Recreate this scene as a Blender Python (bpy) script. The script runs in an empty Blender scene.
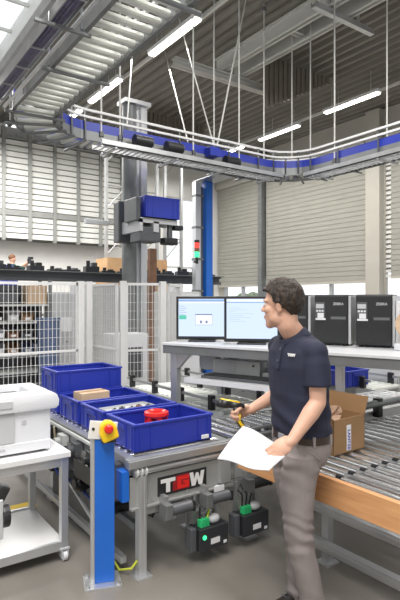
import bpy, bmesh, math, random
from mathutils import Vector, Matrix, noise as mnoise
random.seed(7)
SC = bpy.context.scene
COL = SC.collection
TH = math.radians(35.3)
CT, ST = math.cos(TH), math.sin(TH)
V = Vector

# ------------------------------------------------------------------ materials
def mat(name, col, rough=0.5, metal=0.0, var=0.0, scale=8.0, bump=0.0, bscale=60.0, emit=None, estr=0.0,
        alpha=1.0, trans=0.0, col2=None, stretch=None, coat=0.0):
    m = bpy.data.materials.new(name); m.use_nodes = True
    nt = m.node_tree; b = nt.nodes['Principled BSDF']
    b.inputs['Base Color'].default_value = (*col, 1)
    b.inputs['Roughness'].default_value = rough
    b.inputs['Metallic'].default_value = metal
    if coat: b.inputs['Coat Weight'].default_value = coat
    tc = nt.nodes.new('ShaderNodeTexCoord')
    src = tc.outputs['Object']
    if stretch:
        mp = nt.nodes.new('ShaderNodeMapping'); mp.inputs['Scale'].default_value = stretch
        nt.links.new(src, mp.inputs['Vector']); src = mp.outputs['Vector']
    if var > 0 or col2:
        n = nt.nodes.new('ShaderNodeTexNoise'); n.inputs['Scale'].default_value = scale
        n.inputs['Detail'].default_value = 5
        nt.links.new(src, n.inputs['Vector'])
        r = nt.nodes.new('ShaderNodeValToRGB')
        c2 = col2 if col2 else tuple(min(1, c * (1 + var)) for c in col)
        c1 = col if col2 else tuple(c * (1 - var) for c in col)
        r.color_ramp.elements[0].color = (*c1, 1); r.color_ramp.elements[0].position = 0.3
        r.color_ramp.elements[1].color = (*c2, 1); r.color_ramp.elements[1].position = 0.7
        nt.links.new(n.outputs['Fac'], r.inputs['Fac'])
        nt.links.new(r.outputs['Color'], b.inputs['Base Color'])
    if bump > 0:
        n2 = nt.nodes.new('ShaderNodeTexNoise'); n2.inputs['Scale'].default_value = bscale
        nt.links.new(src, n2.inputs['Vector'])
        bp = nt.nodes.new('ShaderNodeBump'); bp.inputs['Strength'].default_value = bump
        bp.inputs['Distance'].default_value = 0.01
        nt.links.new(n2.outputs['Fac'], bp.inputs['Height'])
        nt.links.new(bp.outputs['Normal'], b.inputs['Normal'])
    if emit:
        b.inputs['Emission Color'].default_value = (*emit, 1)
        b.inputs['Emission Strength'].default_value = estr
    if trans: b.inputs['Transmission Weight'].default_value = trans
    if alpha < 1: b.inputs['Alpha'].default_value = alpha
    return m

def screen_mat(name):
    m = bpy.data.materials.new(name); m.use_nodes = True
    nt = m.node_tree; b = nt.nodes['Principled BSDF']
    b.inputs['Base Color'].default_value = (.02, .02, .03, 1)
    b.inputs['Roughness'].default_value = .25
    b.inputs['Emission Color'].default_value = (.62, .74, 1, 1)
    b.inputs['Emission Strength'].default_value = 1.0
    return m

M = dict(
    concrete=mat('concrete_floor', (.150, .137, .120), .42, 0, col2=(.215, .198, .178), scale=1.3, bump=.08, bscale=25),
    blue=mat('blue_tote_plastic', (.018, .036, .345), .42, 0, .06, 3, .03, 90),
    bluepaint=mat('blue_powder_coat', (.012, .13, .56), .35, 0, .05, 4),
    steel=mat('galvanised_steel', (.50, .51, .52), .40, .75, .10, 6, .02, 40),
    dsteel=mat('dull_grey_steel', (.22, .23, .235), .5, .55, .1, 6),
    panel=mat('grey_painted_panel', (.36, .365, .36), .42, .35, .08, 6),
    alu=mat('anodised_aluminium', (.62, .63, .65), .34, .75, .04, 8, stretch=(1, 1, .2)),
    roller=mat('zinc_roller', (.86, .87, .88), .2, .9, .03, 5),
    belt=mat('pale_grey_plastic', (.58, .60, .59), .5, 0, .06, 8),
    cream=mat('pale_roller_tube', (.66, .68, .64), .4, .3, .08, 8),
    white=mat('white_powder_coat', (.72, .72, .72), .45, 0, .03, 5),
    whitep=mat('white_plastic', (.70, .71, .74), .35, 0, .02, 5),
    greyp=mat('light_grey_plastic', (.50, .51, .53), .4, 0, .03, 6),
    dgreyp=mat('dark_grey_plastic', (.085, .09, .10), .4, 0, .08, 10),
    black=mat('black_plastic', (.018, .019, .021), .38, 0, .15, 12),
    blackm=mat('matte_black_cover', (.026, .028, .034), .45, 0, .1, 8, .05, 120),
    yellow=mat('yellow_plastic', (.85, .55, .012), .35, 0, .04, 8),
    tape=mat('yellow_floor_tape', (.72, .49, .03), .6, 0, .12, 6),
    red=mat('red_plastic', (.72, .022, .018), .3, 0, .05, 9),
    dred=mat('dark_red_print', (.30, .012, .018), .5, 0, .04, 20),
    wood=mat('beech_board', (.56, .27, .115), .45, 0, col2=(.70, .37, .17), scale=5, stretch=(9, .7, 9)),
    ply=mat('brown_plywood', (.50, .30, .15), .6, 0, col2=(.60, .38, .20), scale=4),
    card=mat('brown_cardboard', (.29, .165, .075), .75, 0, .08, 7, .05, 80),
    card2=mat('pale_cardboard', (.58, .42, .28), .75, 0, .08, 7),
    kraft=mat('crumpled_kraft_paper', (.62, .42, .30), .8, 0, .15, 20, .5, 40),
    skin=mat('skin', (.62, .36, .26), .5, 0, .07, 18, .03, 150),
    hair=mat('dark_brown_hair', (.014, .008, .006), .55, 0, col2=(.040, .024, .014), scale=40, bump=.9, bscale=130, stretch=(1, 1, .35)),
    navy=mat('navy_pique_cotton', (.014, .017, .040), .8, 0, .15, 9, .25, 220),
    denim=mat('washed_grey_trouser_cotton', (.265, .232, .228), .85, 0, .14, 5, .2, 260),
    leather=mat('black_leather', (.02, .017, .016), .4, 0, .1, 20),
    beltm=mat('dark_brown_belt_leather', (.035, .02, .014), .4, 0, .1, 30),
    paper=mat('white_paper', (.74, .74, .77), .7, 0, .01, 4),
    eye=mat('eye_white', (.8, .78, .75), .2), iris=mat('brown_iris', (.05, .03, .02), .2),
    lip=mat('lip_skin', (.50, .23, .19), .5),
    blind=mat('grey_beige_roller_shutter', (.34, .335, .295), .75, 0, .05, 2, .04, 30),
    wallw=mat('off_white_wall_panel', (.80, .80, .78), .7, 0, .03, 2),
    wallg=mat('grey_wall_panel', (.47, .455, .41), .7, 0, .03, 2),
    pil=mat('beige_column_paint', (.47, .45, .40), .6, 0, .03, 3),
    roof=mat('grey_trapezoidal_sheet', (.20, .19, .168), .55, .1, .06, 1.5),
    curtain=mat('brown_grey_sheet', (.17, .15, .125), .6, 0, .05, 3),
    beam=mat('pale_grey_beam_paint', (.60, .60, .575), .5, 0, .03, 3),
    rack=mat('rack_slat_white', (.80, .81, .78), .5, 0, .03, 3),
    rackpost=mat('rack_post_grey', (.30, .31, .30), .5, .2, .08, 6),
    gap=mat('dark_shelf_edge', (.10, .105, .11), .6, 0, .1, 6),
    tube=mat('fluorescent_tube', (1, 1, 1), .4, emit=(1, .97, .9), estr=5.0),
    screen=screen_mat('lit_screen'),
    scrhdr=mat('screen_toolbar', (.05, .05, .06), .4, emit=(.25, .42, .72), estr=.9),
    scrgreen=mat('screen_green_field', (.02, .1, .06), .4, emit=(.10, .52, .38), estr=.9),
    scrwin=mat('screen_window_white', (.1, .1, .1), .4, emit=(.86, .90, 1), estr=1.0),
    scrline=mat('screen_window_bar', (.05, .05, .05), .4, emit=(.16, .20, .34), estr=1.0),
    purple=mat('violet_grey_cables', (.13, .12, .21), .5, 0, .3, 30, .3, 60),
    bluecable=mat('blue_cable', (.02, .06, .34), .4), tan=mat('tan_cable', (.62, .53, .36), .5),
    greencable=mat('yellow_green_cable', (.55, .62, .05), .5),
    green=mat('green_connector', (.03, .48, .17), .4, 0, .1, 20),
    greenled=mat('green_lamp', (.02, .4, .1), .3, emit=(.05, .9, .3), estr=1.6),
    redled=mat('red_lamp', (.5, .02, .02), .3, emit=(1, .06, .04), estr=1.2),
    ink=mat('blue_violet_ink', (.07, .05, .36), .6), brownk=mat('brown_clutter', (.24, .13, .08), .7, 0, .2, 8),
    jeans=mat('faded_blue_bin', (.10, .14, .25), .7, 0, .1, 8),
    teal=mat('dark_green_jacket', (.02, .08, .08), .8, 0, .1, 8),
    brownhair=mat('light_brown_hair', (.17, .075, .035), .7, 0, .2, 30),
    glass=mat('window_glass', (.9, .95, 1), .05, 0, alpha=.12),
    lens=mat('frosted_rooflight', (.9, .93, .95), .6, 0, trans=.9),
    foliage=mat('green_foliage', (.10, .16, .05), .8, 0, .3, 4),
)

# ------------------------------------------------------------------ mesh collector
class MB:
    def __init__(s): s.v = []; s.f = []
    def add(s, vs, fs):
        n = len(s.v); s.v += [V(p) for p in vs]; s.f += [tuple(i + n for i in f) for f in fs]; return s
    def box(s, x0, x1, y0, y1, z0, z1, rot=None, piv=None):
        p = [V((x, y, z)) for z in (z0, z1) for y in (y0, y1) for x in (x0, x1)]
        if rot is not None:
            c = V(piv) if piv is not None else V(((x0 + x1) / 2, (y0 + y1) / 2, (z0 + z1) / 2))
            p = [c + rot @ (q - c) for q in p]
        return s.add(p, [(0, 2, 3, 1), (4, 5, 7, 6), (0, 1, 5, 4), (1, 3, 7, 5), (3, 2, 6, 7), (2, 0, 4, 6)])
    def cb(s, c, d, rot=None):
        x, y, z = c; a, b, e = d[0] / 2, d[1] / 2, d[2] / 2
        return s.box(x - a, x + a, y - b, y + b, z - e, z + e, rot)
    def cyl(s, p0, p1, r, n=14, r2=None):
        p0, p1 = V(p0), V(p1); r2 = r if r2 is None else r2
        d = (p1 - p0).normalized()
        u = d.orthogonal().normalized(); w = d.cross(u)
        vs = []
        for p, q in ((p0, r), (p1, r2)):
            for i in range(n):
                a = 2 * math.pi * i / n; vs.append(p + (u * math.cos(a) + w * math.sin(a)) * q)
        fs = [(i, (i + 1) % n, n + (i + 1) % n, n + i) for i in range(n)]
        fs += [tuple(range(n))[::-1], tuple(range(n, 2 * n))]
        return s.add(vs, fs)
    def tube(s, pts, r, n=8):
        pts = [V(p) for p in pts]; rings = []
        u = None
        for i, p in enumerate(pts):
            d = (pts[min(i + 1, len(pts) - 1)] - pts[max(i - 1, 0)]).normalized()
            if u is None: u = d.orthogonal().normalized()
            u = (u - d * u.dot(d)).normalized(); w = d.cross(u)
            rings.append([p + (u * math.cos(2 * math.pi * k / n) + w * math.sin(2 * math.pi * k / n)) * r for k in range(n)])
        return s.loft(rings)
    def loft(s, rings, closed=False):
        n = len(rings[0]); vs = [p for r in rings for p in r]; fs = []
        m = len(rings)
        for j in range(m - 1 if not closed else m):
            for i in range(n):
                a, b = j * n + i, j * n + (i + 1) % n
                c, d = ((j + 1) % m) * n + (i + 1) % n, ((j + 1) % m) * n + i
                fs.append((a, b, c, d))
        if not closed: fs += [tuple(range(n))[::-1], tuple(range((m - 1) * n, m * n))]
        return s.add(vs, fs)
    def lathe(s, prof, o, axis=(0, 0, 1), n=20):
        ax = V(axis).normalized(); u = ax.orthogonal().normalized(); w = ax.cross(u); o = V(o)
        return s.loft([[o + ax * h + (u * math.cos(2 * math.pi * k / n) + w * math.sin(2 * math.pi * k / n)) * max(r, 1e-4)
                        for k in range(n)] for r, h in prof])
    def prism(s, poly, fn, t0, t1):
        """poly of 2d points; fn(a,b,t) -> 3d"""
        n = len(poly)
        vs = [fn(a, b, t0) for a, b in poly] + [fn(a, b, t1) for a, b in poly]
        fs = [tuple(range(n))[::-1], tuple(range(n, 2 * n))] + [(i, (i + 1) % n, n + (i + 1) % n, n + i) for i in range(n)]
        return s.add(vs, fs)
    def ell(s, c, r, rot=None, nu=16, nv=10):
        c = V(c); rings = []
        for j in range(nv + 1):
            a = math.pi * (j + .02 * (j == 0) - .02 * (j == nv)) / nv
            ring = []
            for i in range(nu):
                b = 2 * math.pi * i / nu
                p = V((r[0] * math.sin(a) * math.cos(b), r[1] * math.sin(a) * math.sin(b), -r[2] * math.cos(a)))
                ring.append(c + (rot @ p if rot is not None else p))
            rings.append(ring)
        return s.loft(rings)
    def sphere(s, c, r, nu=14, nv=8): return s.ell(c, (r, r, r), None, nu, nv)
    def chain(s, pts, rad, n=14):
        for p, r in zip(pts, rad): s.sphere(p, r)
        for i in range(len(pts) - 1): s.cyl(pts[i], pts[i + 1], rad[i], n, rad[i + 1])
        return s
    def build(s, name, m, parent=None, bevel=0, smooth=False, loc=None):
        me = bpy.data.meshes.new(name)
        o = bpy.data.objects.new(name, me); COL.objects.link(o)
        off = V(loc) if loc is not None else V((0, 0, 0))
        me.from_pydata([tuple(p - off) for p in s.v], [], s.f)
        bm = bmesh.new(); bm.from_mesh(me); bmesh.ops.recalc_face_normals(bm, faces=bm.faces)
        if bevel > 0:
            bmesh.ops.bevel(bm, geom=[e for e in bm.edges if len(e.link_faces) == 2 and e.calc_face_angle(0) > .6], offset=bevel,
                            segments=2, affect='EDGES', profile=.6, clamp_overlap=True)
        bm.to_mesh(me); bm.free()
        me.materials.append(M[m] if isinstance(m, str) else m)
        if smooth:
            for p in me.polygons: p.use_smooth = True
            if smooth == 'auto':
                for p in me.polygons: p.use_smooth = True
                me.set_sharp_from_angle(angle=.6)
        o.location = off
        if parent is not None: o.parent = parent
        return o

def tag(o, label, cat, group=None, kind=None):
    o['label'] = label; o['category'] = cat
    if group: o['group'] = group
    if kind: o['kind'] = kind
    return o
def thing(name, label, cat, loc=(0, 0, 0), rz=0, group=None):
    o = bpy.data.objects.new(name, None); COL.objects.link(o); o.empty_display_size = .1
    o.location = loc; o.rotation_euler = (0, 0, rz); return tag(o, label, cat, group)
def struct(o): o['kind'] = 'structure'; return o
def copy_tree(o, parent=None):
    c = o.copy(); COL.objects.link(c)
    if parent is not None: c.parent = parent
    for ch in list(o.children): copy_tree(ch, c)
    return c
def clone(o, loc, rz=None, label=None, group=None):
    c = copy_tree(o); c.location = loc
    if rz is not None: c.rotation_euler = (0, 0, rz)
    if label: c['label'] = label
    if group: c['group'] = group
    return c
def rep(o, offs):
    """copies of a part along offsets"""
    for d in offs:
        c = o.copy(); COL.objects.link(c); c.location = V(o.location) + V(d)
RZ = lambda a: Matrix.Rotation(a, 3, 'Z')
RX = lambda a: Matrix.Rotation(a, 3, 'X')
RY = lambda a: Matrix.Rotation(a, 3, 'Y')
def W(r, d, z): return V((r * CT + d * ST, -r * ST + d * CT, z))     # site coordinates of a place r right, d ahead of the tripod

def text_part(name, txt, size, m, parent, loc, rot, ext=.001, bold=0.0):
    cu = bpy.data.curves.new(name, 'FONT'); cu.body = txt; cu.size = size; cu.extrude = ext; cu.offset = bold
    cu.align_x = 'CENTER'; cu.align_y = 'CENTER'; cu.resolution_u = 3
    o = bpy.data.objects.new(name + '_t', cu); COL.objects.link(o)
    dg = bpy.context.evaluated_depsgraph_get(); me = bpy.data.meshes.new_from_object(o.evaluated_get(dg))
    bpy.data.objects.remove(o); bpy.data.curves.remove(cu)
    me.name = name; n = bpy.data.objects.new(name, me); COL.objects.link(n)
    me.materials.clear(); me.materials.append(M[m]); n.location = loc; n.rotation_euler = rot
    if parent is not None: n.parent = parent
    return n

# ------------------------------------------------------------------ camera, sky
cam_d = bpy.data.cameras.new('camera'); cam = bpy.data.objects.new('camera', cam_d); COL.objects.link(cam)
cam.location = (0, 0, 1.65); cam.rotation_euler = (math.radians(90), 0, -TH)
cam_d.sensor_width = 36; cam_d.sensor_fit = 'AUTO'; cam_d.lens = 515 * 36 / 600
cam_d.clip_start = .05; cam_d.clip_end = 300
SC.camera = cam
w = bpy.data.worlds.new('sky'); SC.world = w; w.use_nodes = True
bg = w.node_tree.nodes['Background']; bg.inputs['Color'].default_value = (.93, .97, 1, 1); bg.inputs['Strength'].default_value = 1.3
SC.view_settings.view_transform = 'Standard'; SC.view_settings.look = 'None'
SC.view_settings.gamma = 1; SC.view_settings.use_curve_mapping = False
SC.view_settings.exposure = 0.25

# ------------------------------------------------------------------ the hall
XR, YB, ZC = 13.0, 17.0, 7.2
struct(MB().box(-5, XR + .4, -5, YB + .4, -.12, 0).build('floor', 'concrete'))
# trapezoidal roof, ribs running along Y, with a rooflight opening
def corr_profile(x0, x1, pitch=.28, h=.09):
    pts = []; x = x0
    while x < x1 - 1e-6:
        for dx, z in ((0, 0), (.09, 0), (.13, h), (.23, h)):
            if x + dx < x1: pts.append((x + dx, z))
        x += pitch
    pts.append((x1, 0)); return pts
def roof_patch(mb, x0, x1, y0, y1, z):
    pr = corr_profile(x0, x1); n = len(pr); vs = []
    for dz in (0, .02):
        for y in (y0, y1): vs += [(x, y, z + h + dz) for x, h in pr]
    fs = []
    for i in range(n - 1):
        fs.append((i, i + 1, n + i + 1, n + i)); fs.append((2 * n + i, 3 * n + i, 3 * n + i + 1, 2 * n + i + 1))
        fs.append((i, 2 * n + i, 2 * n + i + 1, i + 1)); fs.append((n + i, n + i + 1, 3 * n + i + 1, 3 * n + i))
    mb.add(vs, fs)
SX0, SX1, SY0, SY1 = .3, 3.1, 6.6, 12.6
r = MB()
roof_patch(r, -5.2, SX0, -5.2, YB, ZC); roof_patch(r, SX1, XR, -5.2, YB, ZC)
roof_patch(r, SX0, SX1, -5.2, SY0, ZC); roof_patch(r, SX0, SX1, SY1, YB, ZC)
struct(r.build('ceiling', 'roof'))
wl = MB().box(SX0 - .08, SX1 + .08, SY0 - .08, SY0, ZC - .05, ZC + .35).box(SX0 - .08, SX1 + .08, SY1, SY1 + .08, ZC - .05, ZC + .35)
wl.box(SX0 - .08, SX0, SY0, SY1, ZC - .05, ZC + .35).box(SX1, SX1 + .08, SY0, SY1, ZC - .05, ZC + .35)
sk = struct(wl.build('window_1', 'beam'))
for i in range(1, 5): MB().box(SX0, SX1, SY0 + i * 1.2 - .03, SY0 + i * 1.2 + .03, ZC + .2, ZC + .26).build('glazing_bar', 'beam', sk)
MB().box(SX0, SX1, SY0, SY1, ZC + .28, ZC + .3).build('pane', 'glass', sk)

# back wall (Y = YB) with a tall bright gate opening
GX0, GX1, GZ1 = 10.35, 12.1, 5.7
wb = MB().box(-1, GX0, YB, YB + .25, 0, ZC).box(GX1, XR + .25, YB, YB + .25, 0, ZC).box(GX0, GX1, YB, YB + .25, GZ1, ZC)
struct(wb.build('wall_back', 'wallw'))
wf = MB().box(GX0, GX0 + .08, YB + .02, YB + .2, 0, GZ1).box(GX1 - .08, GX1, YB + .02, YB + .2, 0, GZ1)
wf.box(GX0, GX1, YB + .02, YB + .2, GZ1 - .08, GZ1).box(GX0, GX1, YB + .06, YB + .14, 2.9, 2.98)
d1 = struct(wf.build('window_2', 'white'))
MB().box(GX0 + .08, GX1 - .08, YB + .09, YB + .11, .05, GZ1 - .08).build('pane', 'glass', d1)

# right wall (X = XR): low wall, window strip, shutters above
cols_y = [-.2, 4.6, 9.4, 14.2]
SZ0, SZ1 = 1.15, 2.25
struct(MB().box(XR, XR + .25, -3, YB, 0, SZ0).box(XR, XR + .25, -3, YB, SZ1 + .35, ZC).box(XR, XR + .25, YB - .3, YB, SZ0, SZ1 + .35).build('wall_right', 'wallg'))
for i, (y0, y1) in enumerate(((-.0, 4.5), (4.75, 9.2), (9.65, 14.05), (14.35, 16.7))):
    f = MB(); n = max(2, int((y1 - y0) / 1.15))
    f.box(XR + .02, XR + .14, y0, y1, SZ0, SZ0 + .09).box(XR + .02, XR + .14, y0, y1, SZ1 + .25, SZ1 + .35)
    for k in range(n + 1):
        yy = y0 + (y1 - y0) * k / n; f.box(XR + .02, XR + .14, yy - .05, yy + .05, SZ0, SZ1 + .35)
    wo = struct(f.build('window_%d' % (i + 3), 'greyp'))
    MB().box(XR + .07, XR + .085, y0, y1, SZ0 + .05, SZ1 + .3).build('pane', 'glass', wo)
for i, cy in enumerate(cols_y):
    wide = .34 if i == 2 else .14
    struct(MB().box(XR - .3, XR + .02, cy - wide, cy + wide * .4, 0, ZC - .05).build('trim_%d' % (i + 1), 'pil' if i == 2 else 'dsteel'))
struct(MB().box(XR - .09, XR + .02, 9.0, 9.06, 0, ZC - .05).build('trim_5', 'pil'))
sl = MB()
for k in range(30): sl.box(XR - .07, XR + .0, 8.83, 9.0, 2.3 + k * .14, 2.38 + k * .14)
struct(sl.build('trim_6', 'wallw'))
for (y0, y1, zb, lb) in ((9.6, 14.0, 2.24, 'grey-beige roller shutter between the narrow dark post and the broad beige column'),
                     (14.3, 16.9, 2.24, 'grey-beige roller shutter beside the tall blue steel column'),
                     (4.75, 8.8, 2.34, 'grey-beige roller shutter at the right edge beyond the beige column')):
    sh = thing('roller_shutter', lb, 'shutter', (XR - .1, (y0 + y1) / 2, zb), 0, 'shutters over the windows')
    L = y1 - y0; b = MB(); nz = 26; H = 6.15 - zb
    for k in range(nz):
        z = k * H / nz; b.box(-.02, .02, -L / 2, L / 2, z + .004, z + H / nz - .012, RY(.05))
    b.box(-.008, .008, -L / 2, L / 2, 0, H)
    b.build('curtain', 'blind', sh)
    MB().box(-.03, .03, -L / 2, L / 2, -.08, -.0).build('bottom_bar', 'pil', sh)
    MB().box(-.16, .05, -L / 2, L / 2, H, H + .3).build('shutter_box', 'wallg', sh)
# low planting outside seen through the strip
for i, (yy, s) in enumerate(((22.0, .8), (25.2, .7))):
    b = MB()
    for k in range(14):
        b.ell((XR + 6 + random.uniform(-.5, .5), yy + random.uniform(-.9, .9), random.uniform(.2, 1.75)), (.42, .42, .4), None, 8, 6)
    tag(b.build('shrub', 'foliage', smooth=True), ['green shrub outside the window strip, just above the right monitor', 'green shrub outside the window strip, just right of the blue column'][i], 'shrub')

# unseen walls and high window bands behind the photographer, added to shape the light
struct(MB().box(-5, XR, -5.25, -5, 0, 2.7).box(-5, XR, -5.25, -5, 5.2, ZC).build('unseen_wall_front', 'wallg'))
struct(MB().box(-5.25, -5, -5, YB, 0, 2.7).box(-5.25, -5, -5, YB, 5.2, ZC).build('unseen_wall_left', 'wallg'))
fb = MB()
for k in range(10): fb.box(-5 + k * 1.98, -4.9 + k * 1.98, -5.2, -5.05, 2.7, 5.2)
fb.box(-5, XR, -5.2, -5.05, 3.9, 3.98)
struct(fb.build('window_8', 'greyp'))
fb = MB()
for k in range(12): fb.box(-5.2, -5.05, -5 + k * 1.98, -4.9 + k * 1.98, 2.7, 5.2)
fb.box(-5.2, -5.05, -5, YB, 3.9, 3.98)
struct(fb.build('window_9', 'greyp'))

struct(MB().box(XR + .4, 60, -10, 60, -.3, -.02).build('ground', 'concrete'))

# roof steel
def beam(x0, x1, y0, y1, z0, z1, lb):
    # open channel profile: web + two flanges
    b = MB()
    if x1 - x0 < y1 - y0:
        b.box((x0 + x1) / 2 - .015, (x0 + x1) / 2 + .015, y0, y1, z0, z1).box(x0, x1, y0, y1, z0, z0 + .03).box(x0, x1, y0, y1, z1 - .03, z1)
    else:
        b.box(x0, x1, (y0 + y1) / 2 - .015, (y0 + y1) / 2 + .015, z0, z1).box(x0, x1, y0, y1, z0, z0 + .03).box(x0, x1, y0, y1, z1 - .03, z1)
    return tag(b.build('roof_beam', 'beam'), lb, 'beam')
beam(7.13, 7.29, -2.5, 9.5, 6.86, 7.2, 'left of the twin pale roof beams running away overhead')
beam(7.65, 7.81, -2.5, 9.5, 6.86, 7.2, 'right of the twin pale roof beams running away overhead')
beam(5.9, 9.3, 9.22, 9.4, 6.66, 6.84, 'pale flat beam crossing under the far ends of the twin roof beams')
beam(7.29, 7.65, 7.2, 7.35, 6.95, 7.15, 'short pale tie nearest the middle between the twin roof beams')
beam(7.29, 7.65, 5.0, 5.15, 6.95, 7.15, 'short pale tie nearer the camera between the twin roof beams')
for nm, x0, x1, y, lb in ((0, 6.75, 8.4, 6.15, 'shiny galvanised channel bolted across the twin roof beams'),
                          (1, 5.0, 6.3, 5.2, 'short galvanised channel hung under the roof left of the twin beams')):
    b = MB().box(x0, x1, y - .05, y + .05, 6.72, 6.74).box(x0, x1, y - .05, y - .04, 6.74, 6.82).box(x0, x1, y + .04, y + .05, 6.74, 6.82)
    b.box(x0 + .4, x0 + .44, y - .02, y + .02, 6.8, 7.25).box(x1 - .44, x1 - .4, y - .02, y + .02, 6.8, 7.25)
    tag(b.build('channel_bar', 'alu'), lb, 'beam')
def corr_wall(x0, x1, y, zb0, zb1, zt):
    b = MB(); n = int((x1 - x0) / .14)
    for k in range(n):
        xa = x0 + (x1 - x0) * k / n; xb = xa + (x1 - x0) / n * .62; t = k / n
        zb = zb0 + (zb1 - zb0) * t
        b.box(xa, xb, y - .03, y + .03, zb, zt); b.box(xb, x0 + (x1 - x0) * (k + 1) / n, y + .0, y + .03, zb, zt)
    return b
struct(corr_wall(7.9, 10.1, 8.65, 6.0, 7.1, 7.2).build('trim_7', 'curtain'))
struct(corr_wall(7.0, 9.6, 13.3, 6.0, 6.9, 7.2).build('trim_8', 'curtain'))
struct(corr_wall(5.4, 7.0, 4.6, 6.6, 6.75, 7.2).build('trim_9', 'curtain'))
# fluorescent battens
lf = thing('ceiling_light', 'x', 'ceiling light', (5.22, 8.25, 6.6), 0, 'fluorescent battens under the roof')
MB().box(-.085, .085, -.85, .85, .02, .09).build('housing', 'white', lf)
MB().box(-.065, .065, -.82, .82, -.02, .02).build('diffuser', 'tube', lf, bevel=.01)
for yy in (-.6, .6): MB().cyl((0, yy, .08), (0, yy, .62), .008, 6).build('drop_rod', 'steel', lf)
lf['label'] = 'large bright fluorescent batten nearest the camera, high left of centre'
LP = [((5.22, 11.3), 'fluorescent batten behind the lift column, second along the left row'),
      ((5.22, 13.6), 'fluorescent batten third along the left row, seen small between the conveyors'),
      ((5.22, 4.9), 'fluorescent batten at the top edge, nearest end of the left row'),
      ((10.6, 8.4), 'long fluorescent batten at right below the roof, nearest of the right row'),
      ((10.75, 11.15), 'fluorescent batten second along the right row, above the curved conveyor'),
      ((10.75, 13.6), 'fluorescent batten farthest along the right row, low over the conveyor bend'),
      ((7.9, 14.6), 'small far fluorescent batten low behind the lift column')]
for (x, y), lb in LP: clone(lf, (x, y, 6.6), 0, lb)
# continuous conduit for the rows
for x, lb in ((5.42, 'thin pale conduit beside the left row of lights'), (10.85, 'thin pale conduit beside the right row of lights')):
    lc_ = thing('light_conduit', lb, 'conduit', (x, 0, 6.74))
    MB().box(-.03, .03, -2, 16.5, 0, .06).build('duct', 'beam', lc_)
    for k in range(7): MB().cyl((0, -1 + k * 2.5, .06), (0, -1 + k * 2.5, .44), .008, 6).build('drop_rod', 'steel', lc_)
# added area lights under the roof, brightening the hall without visible fittings
def area(x, y, e, sx=2.5, sy=2.5, z=6.4):
    l = bpy.data.lights.new('added_area_light', 'AREA'); l.shape = 'RECTANGLE'; l.size = sx; l.size_y = sy; l.energy = e; l.color = (1, .97, .93)
    o = bpy.data.objects.new('added_area_light', l); COL.objects.link(o); o.location = (x, y, z)
area(-1.6, -.6, 420, 1.2, 4); area(.6, 1.4, 250, 1.2, 4); area(5.2, 2.6, 260, 1.2, 4); area(5.2, 11.0, 300, 1.2, 6); area(10.4, 6.0, 190, 1, 6); area(10.6, 12.5, 190, 1, 6)
area(2.0, 13.5, 520, 3, 3)  # added to brighten the rack and back wall

# storage rack high on the back wall
RX0, RX1, RZ0, RZ1 = 2.6, 8.2, 3.55, 6.62
rk = thing('storage_rack', 'tall white slatted storage rack with grey posts high on the left back wall', 'rack', (RX0, YB - .6, RZ0))
xs = []; x = 0
while x < RX1 - RX0 + .01: xs.append(x); x += .8
for x in xs: MB().box(x - .05, x + .05, -.12, .02, -.06, RZ1 - RZ0 + .35).build('post', 'rackpost', rk)
nrow = 17; ph = (RZ1 - RZ0) / nrow
for i in range(len(xs) - 1):
    b = MB()
    for k in range(nrow):
        if k == 4: continue
        z = k * ph; b.box(xs[i] + .05, xs[i + 1] - .05, -.04, .3, z + .022, z + ph - .012)
    b.build('slat_panel', 'rack', rk)
MB().box(0, RX1 - RX0, .05, .58, 0, RZ1 - RZ0).build('rack_back', 'gap', rk)
MB().box(0, RX1 - RX0, -.09, -.03, 4 * ph, 5 * ph - .01).build('cross_rail', 'rackpost', rk)
MB().box(0, RX1 - RX0, -.05, .1, RZ1 - RZ0 + .02, RZ1 - RZ0 + .1).build('top_rail', 'rackpost', rk)

# tall open steel rack frame right of it
fr = thing('pallet_rack_upright', 'narrow galvanised lattice upright between the slatted rack and the lift column', 'rack upright', (6.15, 13.2, 0))
for x in (0, .6): MB().box(x - .04, x + .04, -.04, .04, 0, 6.2).build('post', 'steel', fr)
for k in range(9): MB().cyl((0, 0, .3 + k * .65), (.6, 0, .3 + (k + 1) * .65 if k % 2 == 0 else .3 + k * .65), .018, 6).build('bracing', 'steel', fr)
fr2 = clone(fr, (7.3, 13.4, 0), 0, 'galvanised lattice upright behind the raised blue tote')
fr3 = clone(fr, (8.3, 13.6, 0), 0, 'galvanised lattice upright between the raised tote and the bright gate')

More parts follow.
